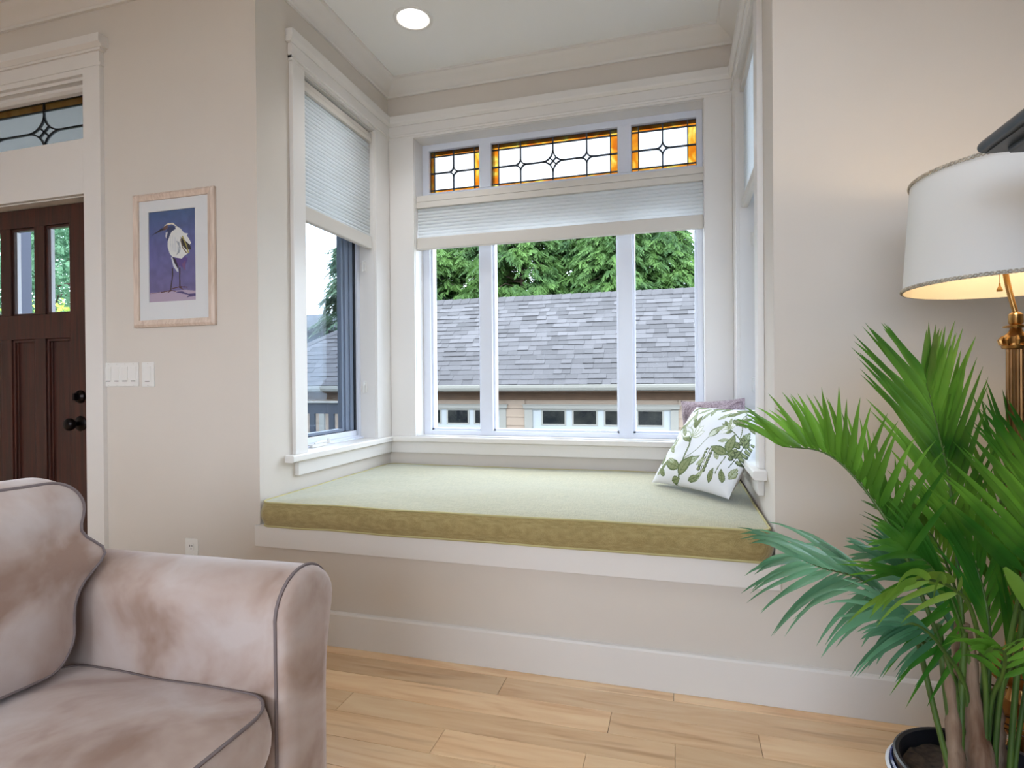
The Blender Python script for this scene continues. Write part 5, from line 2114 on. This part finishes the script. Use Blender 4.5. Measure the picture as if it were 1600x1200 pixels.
# trunk bases with sheaths
for pts, r0, r1 in (([(2.103, -0.735, 0.235), (2.108, -0.725, 0.30), (2.112, -0.712, 0.38), (2.104, -0.708, 0.50)], 0.028, 0.0055),
                    ([(2.160, -0.720, 0.235), (2.156, -0.712, 0.31), (2.150, -0.700, 0.40), (2.146, -0.69, 0.55)], 0.036, 0.007),
                    ([(2.150, -0.66, 0.235), (2.146, -0.66, 0.36), (2.15, -0.655, 0.55)], 0.024, 0.014),
                    ([(2.205, -0.655, 0.235), (2.205, -0.655, 0.40)], 0.020, 0.010)):
    C = bez(pts, 16)
    mb = MB()
    mb.tube(C, [r0 + (r1 - r0) * (i / 16) ** 0.8 + 0.002 * math.sin(i * 1.9) for i in range(17)], 14)
    mb.build('trunk', M['trunk'], palm, smooth=60)
# slim green stalks fanning up from the soil
for k, (pa, pb, r) in enumerate((((2.10, -0.73, 0.30), (2.062, -0.70, 0.52), 0.005), ((2.112, -0.72, 0.32), (2.094, -0.70, 0.56), 0.006),
                                 ((2.12, -0.72, 0.33), (2.135, -0.70, 0.55), 0.006), ((2.20, -0.70, 0.24), (2.225, -0.70, 0.60), 0.005),
                                 ((2.21, -0.69, 0.24), (2.245, -0.68, 0.50), 0.004))):
    mb = MB()
    mb.tube(bez([pa, ((pa[0] + pb[0]) / 2, (pa[1] + pb[1]) / 2 + 0.004, (pa[2] + pb[2]) / 2), pb], 8), r, 8)
    mb.build('stalk', M['stem'], palm, smooth=60)


# ================================================================== OUTSIDE
GZ = -1.5
mb = MB()
mb.box(-60, 60, -60, 70, GZ - 0.3, GZ)
tag(mb.build('ground', M['ground']), kind='structure')
# garage
gar = thing('garage', (0, 8.7, GZ), 'tan sided garage with a grey shingle roof outside the bay window', 'building')
YG = 8.71
gx0, gx1 = -7.9, 5.0
doors = [(-4.15, -1.68), (-1.02, 1.541)]
mb = MB()
mb.box(gx0, gx1, YG + 0.02, YG + 0.15, GZ, 0.82)
mb.box(gx0, gx0 + 0.15, YG + 0.15, 12.6, GZ, 0.82)
mb.box(gx1 - 0.15, gx1, YG + 0.15, 12.6, GZ, 0.82)
mb.build('wall', M['siding'], gar)
# lap siding boards, one piece each
segs = [(gx0, -4.30), (-1.548, -1.175), (1.674, gx1)]
z = 0.66
zz = []
while z > GZ:
    zz.append(z)
    z -= 0.165
for a, b in segs:
    for z in zz:
        mb = MB()
        mb.prism([(YG - 0.004, z - 0.160), (YG - 0.018, z - 0.160), (YG - 0.002, z), (YG + 0.02, z), (YG + 0.02, z - 0.160)], lambda p, q, s: (s, p, q), a, b)
        mb.build('siding_board', M['siding'], gar)
mb = MB()
mb.box(gx0, gx1, YG - 0.010, YG + 0.02, 0.665, 0.82)
mb.build('frieze_board', M['soffit'], gar)
for d0, d1 in doors:
    mb = MB()
    mb.box(d0 - 0.155, d0, YG - 0.03, YG + 0.02, GZ, 0.49)
    mb.box(d1, d1 + 0.133, YG - 0.03, YG + 0.02, GZ, 0.49)
    mb.build('door_casing', M['ext_white'], gar)
    mb = MB()
    mb.box(d0 - 0.18, d1 + 0.155, YG - 0.045, YG + 0.02, 0.50, 0.565)
    mb.box(d0 - 0.20, d1 + 0.175, YG - 0.06, YG + 0.02, 0.565, 0.58)
    mb.box(d0 - 0.155, d1 + 0.133, YG - 0.03, YG + 0.02, 0.48, 0.50)
    mb.build('door_header', M['ext_white'], gar)
    gd = thing('garage_door', (d0, YG, GZ), parent=gar)
    mb = MB()
    mb.box(d0, d1, YG + 0.005, YG + 0.019, GZ, 0.485)
    for k in range(4):
        mb.box(d0, d1, YG + 0.003, YG + 0.01, 0.03 - 0.5 * k - 0.008, 0.03 - 0.5 * k)
    mb.build('door_panel', M['garage_door'], gd)
    starts = [-0.821, -0.224, 0.373, 0.968] if d0 > -2 else [-3.96, -3.365, -2.771, -2.19]
    for s in starts:
        mb = MB()
        for a, b, c, e in ((s - 0.03, s, 0.18, 0.485 - 0.005), (s + 0.424, s + 0.454, 0.18, 0.48), (s, s + 0.424, 0.18, 0.206), (s, s + 0.424, 0.456, 0.48)):
            mb.box(a, b, YG - 0.006, YG + 0.012, c, e)
        mb.build('pane_frame', M['ext_white'], gd)
        mb = MB()
        mb.box(s, s + 0.424, YG + 0.0, YG + 0.006, 0.206, 0.456)
        mb.build('pane', M['dark_pane'], gd)
# gutter, fascia, soffit
YE, ZE, SL, YR = 8.35, 0.965, 0.9, 10.51
mb = MB()
mb.prism([(8.30, 0.855), (8.36, 0.845), (8.40, 0.845), (8.40, 0.955), (8.27, 0.958), (8.268, 0.945), (8.275, 0.90)], lambda p, q, s: (s, p, q), gx0 - 0.2, gx1 + 0.2)
mb.build('gutter', M['ext_white'], gar)
mb = MB()
mb.box(gx0 - 0.2, gx1 + 0.2, 8.38, YG + 0.02, 0.82, 0.835)
mb.build('soffit', M['soffit'], gar)
mb = MB()
mb.box(gx0 - 0.2, gx1 + 0.2, 8.385, 8.41, 0.822, 0.945)
mb.build('fascia_board', M['ext_white'], gar)
ZR = ZE + SL * (YR - YE)
HX = lambda t: -8.10 + (t / (YR - YE)) * 3.44          # hip edge x at depth t along the slope
mb = MB()
ridge0 = HX(YR - YE)
mb.add([(HX(0), YE, ZE - 0.02), (gx1 + 0.2, YE, ZE - 0.02), (gx1 + 0.2, YR, ZR - 0.02), (ridge0, YR, ZR - 0.02),
        (HX(0), 2 * YR - YE, ZE - 0.02), (gx1 + 0.2, 2 * YR - YE, ZE - 0.02)],
       [(0, 1, 2, 3), (3, 2, 5, 4), (0, 3, 4), (1, 5, 2), (0, 4, 5, 1)])
mb.build('roof_deck', M['roof_base'], gar)
rows_n = 20
slen = math.hypot(YR - YE, ZR - ZE)
ex_ = slen / rows_n
cy_, cz_ = (YR - YE) / slen, (ZR - ZE) / slen
count = 0
rest = MB()
sr = random.Random(5)
vis0, vis1 = -4.4, 2.4
for i in range(rows_n):
    tt0 = i * ex_
    ty = tt0 * cy_
    xl = HX(ty) + 0.05
    x = xl - sr.uniform(0, 0.2)
    while x < gx1 + 0.2:
        w = sr.choice((0.16, 0.2, 0.26, 0.33, 0.22))
        x1 = min(x + w, gx1 + 0.2)
        xa = max(x, xl)
        if x1 - xa > 0.02:
            th_ = sr.choice((0.010, 0.016, 0.018, 0.024))
            ov = ex_ * 1.12
            ln_ = ex_ * (1.0 + sr.choice((0, 0.0, 0.03)))
            # a tab: lower edge thick, upper edge thin
            def pt(s, h):
                return (YE + (tt0 + s) * cy_ - h * cz_, ZE + (tt0 + s) * cz_ + h * cy_)
            a = pt(-0.012 - (ln_ - ex_), 0.0)
            b = pt(-0.012 - (ln_ - ex_), th_)
            c = pt(ov, 0.004)
            d = pt(ov, -0.004)
            vis = (vis0 < x1 and xa < vis1) or (i < 12 and xa < -5.0 and x1 > -7.2)
            tgt = None
            if vis and i < 9 and count < 296:
                tgt = MB()
                count += 1
            (tgt or rest).prism([a, b, c, d], lambda p, q, s: (s, p, q), xa + 0.001, x1 - 0.001)
            if tgt:
                tgt.build('shingle', M['shingle'], gar, recalc=True)
        x += w
nrest = len(rest.v) // 8
ro = rest.build('shingle_courses', mat('asphalt_shingle_courses', (128, 130, 138), 0.95), gar)
tag(ro, kind='stuff')
# per-shingle tone on the joined courses
at = ro.data.color_attributes.new('tone', 'FLOAT_COLOR', 'POINT')
tones = np.repeat(np.random.RandomState(2).uniform(0.70, 1.32, nrest), 8)
base_c = np.array(lin((133, 130, 134))[:3]) * 0.31
cc = np.concatenate([tones[:, None] * base_c, np.ones((len(tones), 1))], 1)
at.data.foreach_set('color', cc.astype(np.float32).ravel())
nt = ro.data.materials[0].node_tree
aa = nt.nodes.new('ShaderNodeAttribute')
aa.attribute_name = 'tone'
nt.links.new(aa.outputs['Color'], nt.nodes['Principled BSDF'].inputs['Base Color'])
# ridge and hip caps
for k in range(46):
    x = ridge0 + k * 0.215
    if x > gx1 + 0.2:
        break
    mb = MB()
    mb.prism([(YR - 0.13, ZR - 0.115), (YR, ZR + 0.012), (YR + 0.13, ZR - 0.115), (YR + 0.13, ZR - 0.10 + 0.01), (YR, ZR + 0.034), (YR - 0.13, ZR - 0.10 + 0.01)],
             lambda p, q, s: (s, p, q + (0.012 if s > x + 0.1 else 0)), x, x + 0.225)
    mb.build('ridge_cap', M['shingle'], gar)
nh = 18
for k in range(nh):
    t0_, t1_ = k / nh, (k + 1.05) / nh
    pa = Vector((HX(t0_ * (YR - YE)), YE + t0_ * (YR - YE), ZE + t0_ * (ZR - ZE)))
    pb_ = Vector((HX(t1_ * (YR - YE)), YE + t1_ * (YR - YE), ZE + t1_ * (ZR - ZE)))
    mb = MB()
    sd = Vector((0.11, 0, 0))
    dn = Vector((0, 0.06, 0))
    vs = [pa - sd, pa + sd, pb_ + sd, pb_ - sd]
    hi = Vector((0, 0, 0.03))
    mb.add([v + Vector((0, 0, -0.02)) for v in vs] + [v + hi for v in vs], [(0, 3, 2, 1), (4, 5, 6, 7), (0, 1, 5, 4), (1, 2, 6, 5), (2, 3, 7, 6), (3, 0, 4, 7)])
    mb.build('hip_cap', M['shingle'], gar)


# ------------------------------------------------------------------ trees
def foliage_mesh(name, centers, dirs, size, m, parent, nb=9, width=0.10, seed=0, droop=0.6):
    """many small drooping sprays, each a fan of narrow blades (numpy)"""
    rs = np.random.RandomState(seed)
    N = len(centers)
    c = np.array(centers)
    d = np.array(dirs)
    d /= np.linalg.norm(d, axis=1, keepdims=True)
    sz = size * rs.uniform(0.6, 1.25, N)
    upv = np.array([0, 0, 1.0])
    s = np.cross(d, upv)
    s /= (np.linalg.norm(s, axis=1, keepdims=True) + 1e-6)
    V = []
    Fc = []
    off = 0
    for b in range(nb):
        t = b / (nb - 1)
        side = 1 if b % 2 else -1
        st = 0.75 * t
        base = c + d * (sz * st)[:, None] + upv * (-(droop * 0.5) * sz * st ** 2)[:, None]
        ang = 0.75 if b < nb - 1 else 0.0
        bl = sz * (0.55 - 0.25 * t)
        dirb = d * math.cos(ang) + s * side * math.sin(ang) - upv * droop * 0.7
        dirb += rs.normal(0, 0.16, dirb.shape)
        dirb /= np.linalg.norm(dirb, axis=1, keepdims=True)
        tip = base + dirb * bl[:, None]
        wv = np.cross(dirb, d + upv * 0.3)
        wv /= (np.linalg.norm(wv, axis=1, keepdims=True) + 1e-6)
        mid_ = base + dirb * (bl * 0.45)[:, None]
        hw = (sz * width * 0.5)[:, None]
        q = np.stack([base, mid_ + wv * hw, tip, mid_ - wv * hw], 1)
        V.append(q.reshape(-1, 3))
        Fc.append(np.arange(N * 4).reshape(-1, 4) + off)
        off += N * 4
    V = np.concatenate(V)
    Fc = np.concatenate(Fc)
    me = bpy.data.meshes.new(name)
    me.vertices.add(len(V))
    me.vertices.foreach_set('co', V.astype(np.float32).ravel())
    me.loops.add(len(Fc) * 4)
    me.loops.foreach_set('vertex_index', Fc.ravel().astype(np.int32))
    me.polygons.add(len(Fc))
    me.polygons.foreach_set('loop_start', (np.arange(len(Fc)) * 4).astype(np.int32))
    me.update(calc_edges=True)
    me.materials.append(m)
    o = bpy.data.objects.new(name, me)
    COL.objects.link(o)
    o.parent = parent
    o.location = -parent_loc(parent)
    tag(o, kind='stuff')
    return o


def conifer(x, y, h, R, label, m, seed, n=2600, size=0.42, group=None, zlow=0.3, power=0.6):
    rs = np.random.RandomState(seed)
    t = thing('conifer_tree', (x, y, GZ), label, 'tree', group)
    mb = MB()
    mb.tube([(x, y, GZ), (x + 0.05, y, GZ + h * 0.5), (x, y, GZ + h * 0.97)], [0.16, 0.10, 0.02], 8)
    mb.build('trunk', M['bark'], t, smooth=60)
    # branches with sprays along them
    cs, ds = [], []
    nbr = n // 14
    bm_ = MB()
    for k in range(nbr):
        f = rs.uniform(0.0, 1.0) ** 0.85
        z = GZ + zlow + (h - zlow) * f
        L = R * (1 - f) ** power * rs.uniform(0.75, 1.1) + 0.15
        a = rs.uniform(0, 2 * PI)
        da = np.array([math.cos(a), math.sin(a), 0])
        if k % 3 == 0:
            bm_.tube([(x, y, z), tuple(np.array([x, y, z]) + da * L * 0.5 + np.array([0, 0, 0.05 * L])), tuple(np.array([x, y, z]) + da * L * 0.92 + np.array([0, 0, -0.16 * L]))], [0.02, 0.012, 0.005], 4)
        for q in range(14):
            u = rs.uniform(0.25, 1.0) ** 0.7
            p = np.array([x, y, z]) + da * L * u + np.array([0, 0, 0.12 * L * u - 0.30 * L * u * u])
            p += rs.normal(0, 0.07, 3)
            a2 = a + rs.uniform(-0.9, 0.9)
            cs.append(p)
            ds.append([math.cos(a2), math.sin(a2), -0.45 + rs.uniform(-0.3, 0.2)])
    bm_.build('branches', M['bark'], t)
    foliage_mesh('foliage', cs, ds, size, m, t, seed=seed)
    return t


specs = [(-5.6, 13.6, 7.1, 1.7, 'green cedar behind the garage, filling the left pane', 2),
         (-3.9, 14.2, 7.0, 1.6, 'green cedar behind the garage, at the left mullion', 3),
         (-2.5, 13.5, 7.1, 1.6, 'green cedar behind the garage, left part of the middle pane', 4),
         (-1.0, 14.3, 7.1, 1.6, 'green cedar behind the garage, centre of the middle pane', 5),
         (0.1, 13.6, 7.1, 1.5, 'green cedar behind the garage, at the right mullion', 6),
         (1.15, 14.1, 7.1, 1.45, 'green cedar behind the garage, thinning to sky in the right pane', 7)]
for x, yy, h, R, lab, sd in specs:
    conifer(1.62 + (x - 1.62) * 1.065, yy + 1.0, h + 0.35, R * 1.07, lab, M['cedar'], sd, n=5200, size=0.40, group='cedars behind the garage', zlow=3.2, power=0.42)
conifer(-8.5, 14.4, 7.2, 1.55, 'blue-green conifer with open branches seen through the left casement', M['conifer'], 21, n=1500, size=0.45, zlow=1.5, power=0.8)

# pale blue house far left
bh = thing('house', (-13, 17, GZ), 'pale blue house with a dark roof beyond the left casement', 'building')
mb = MB()
mb.box(-17, -11.3, 17, 22, GZ, 3.0)
mb.build('wall', M['blue_house'], bh)
mb = MB()
mb.prism([(16.5, 2.95), (16.5, 3.1), (19.5, 4.0), (22.5, 3.1), (22.5, 2.95)], lambda p, q, s: (s, p, q), -17.5, -10.4)
mb.build('roof', M['slate'], bh)
mb = MB()
mb.box(-13.6, -12.6, 16.96, 17.02, 1.2, 2.3)
mb.build('window', M['dark_pane'], bh)

# deck railing seen low through the left casement
dk = thing('deck_railing', (-4.1, 5.5, GZ), 'blue-grey deck railing with a white top rail below the left casement', 'railing')
mb = MB()
mb.box(-5.6, -2.75, 5.46, 5.56, 0.722, 0.745)
mb.build('top_rail', M['ext_white'], dk)
mb = MB()
mb.box(-5.6, -2.75, 5.49, 5.53, 0.56, 0.722)
mb.build('upper_board', M['rail_dark'], dk)
x = -5.5
k = 0
while x < -2.8:
    mb = MB()
    mb.box(x, x + 0.085, 5.48, 5.52, -0.3, 0.56)
    mb.build('baluster', M['rail_dark'] if k % 3 else M['ext_white'], dk)
    x += 0.165
    k += 1
mb = MB()
mb.box(-5.6, -2.75, 5.44, 5.6, -0.38, -0.3)
mb.box(-5.6, -5.5, 5.44, 5.6, GZ, -0.3)
mb.box(-2.85, -2.75, 5.44, 5.6, GZ, -0.3)
mb.build('deck_edge', M['rail_dark'], dk)

# porch outside the door
mb = MB()
mb.box(-6.5, -0.21, 0.17, 2.4, -0.25, -0.05)
tag(mb.build('porch_floor', M['ground']), kind='structure')
mb = MB()
mb.box(-6.5, -0.21, 1.42, 1.58, 2.95, 3.15)
tag(mb.build('porch_beam', M['ext_white']), kind='structure')
pp = thing('porch_post', (-3.61, 1.5, -0.05), 'blue-grey porch post seen through the left door pane', 'post')
mb = MB()
mb.box(-3.665, -3.555, 1.45, 1.55, -0.05, 2.95)
mb.build('shaft', M['post_blue'], pp, bevel=0.004)
mb = MB()
mb.box(-3.70, -3.52, 1.415, 1.585, -0.05, 0.10)
mb.box(-3.70, -3.52, 1.415, 1.585, 2.80, 2.95)
mb.build('collar', M['post_blue'], pp, bevel=0.004)


def broadleaf(x, y, z0, h, R, label, m, seed, n, size, name='broadleaf_tree', cat='tree'):
    rs = np.random.RandomState(seed)
    t = thing(name, (x, y, GZ), label, cat)
    mb = MB()
    mb.tube([(x, y, GZ), (x + 0.1, y, (GZ + z0 + h * 0.5)), (x, y, z0 + h * 0.8)], [0.14, 0.09, 0.02], 8)
    for k in range(12):
        a = rs.uniform(0, 2 * PI)
        zz_ = z0 + h * rs.uniform(0.1, 0.7)
        mb.tube([(x, y, zz_), (x + R * 0.8 * math.cos(a), y + R * 0.8 * math.sin(a), zz_ + 0.5)], [0.035, 0.01], 5)
    mb.build('trunk', M['bark'], t, smooth=60)
    # leaf clusters
    ncl = n // 40
    cl_ = rs.normal(0, 1, (ncl, 3))
    cl_ /= np.linalg.norm(cl_, axis=1, keepdims=True)
    cl_ *= (rs.uniform(0.2, 1, (ncl, 1)) ** 0.4)
    ctr = cl_ * np.array([R, R, h / 2]) + np.array([x, y, z0 + h / 2])
    pts = (ctr[:, None, :] + rs.normal(0, size * 1.7, (ncl, 40, 3))).reshape(-1, 3)
    dd = rs.normal(0, 1, pts.shape)
    dd[:, 2] -= 0.4
    foliage_mesh('foliage', pts, dd, size, m, t, nb=4, width=0.42, seed=seed + 1, droop=0.2)
    return t


broadleaf(-10.6, 6.6, 0.2, 5.6, 2.0, 'blue-green leafy tree seen through the door panes', M['broadleaf'], 41, 9000, 0.16)
broadleaf(-15.2, 10.6, 0.8, 6.5, 2.2, 'taller leafy tree behind the other one through the door panes', M['broadleaf'], 47, 7000, 0.2)
broadleaf(-6.05, 3.6, -0.6, 2.7, 0.62, 'yellow-green bush seen low in the right door pane', M['bamboo'], 43, 3600, 0.09, 'bush', 'bush')
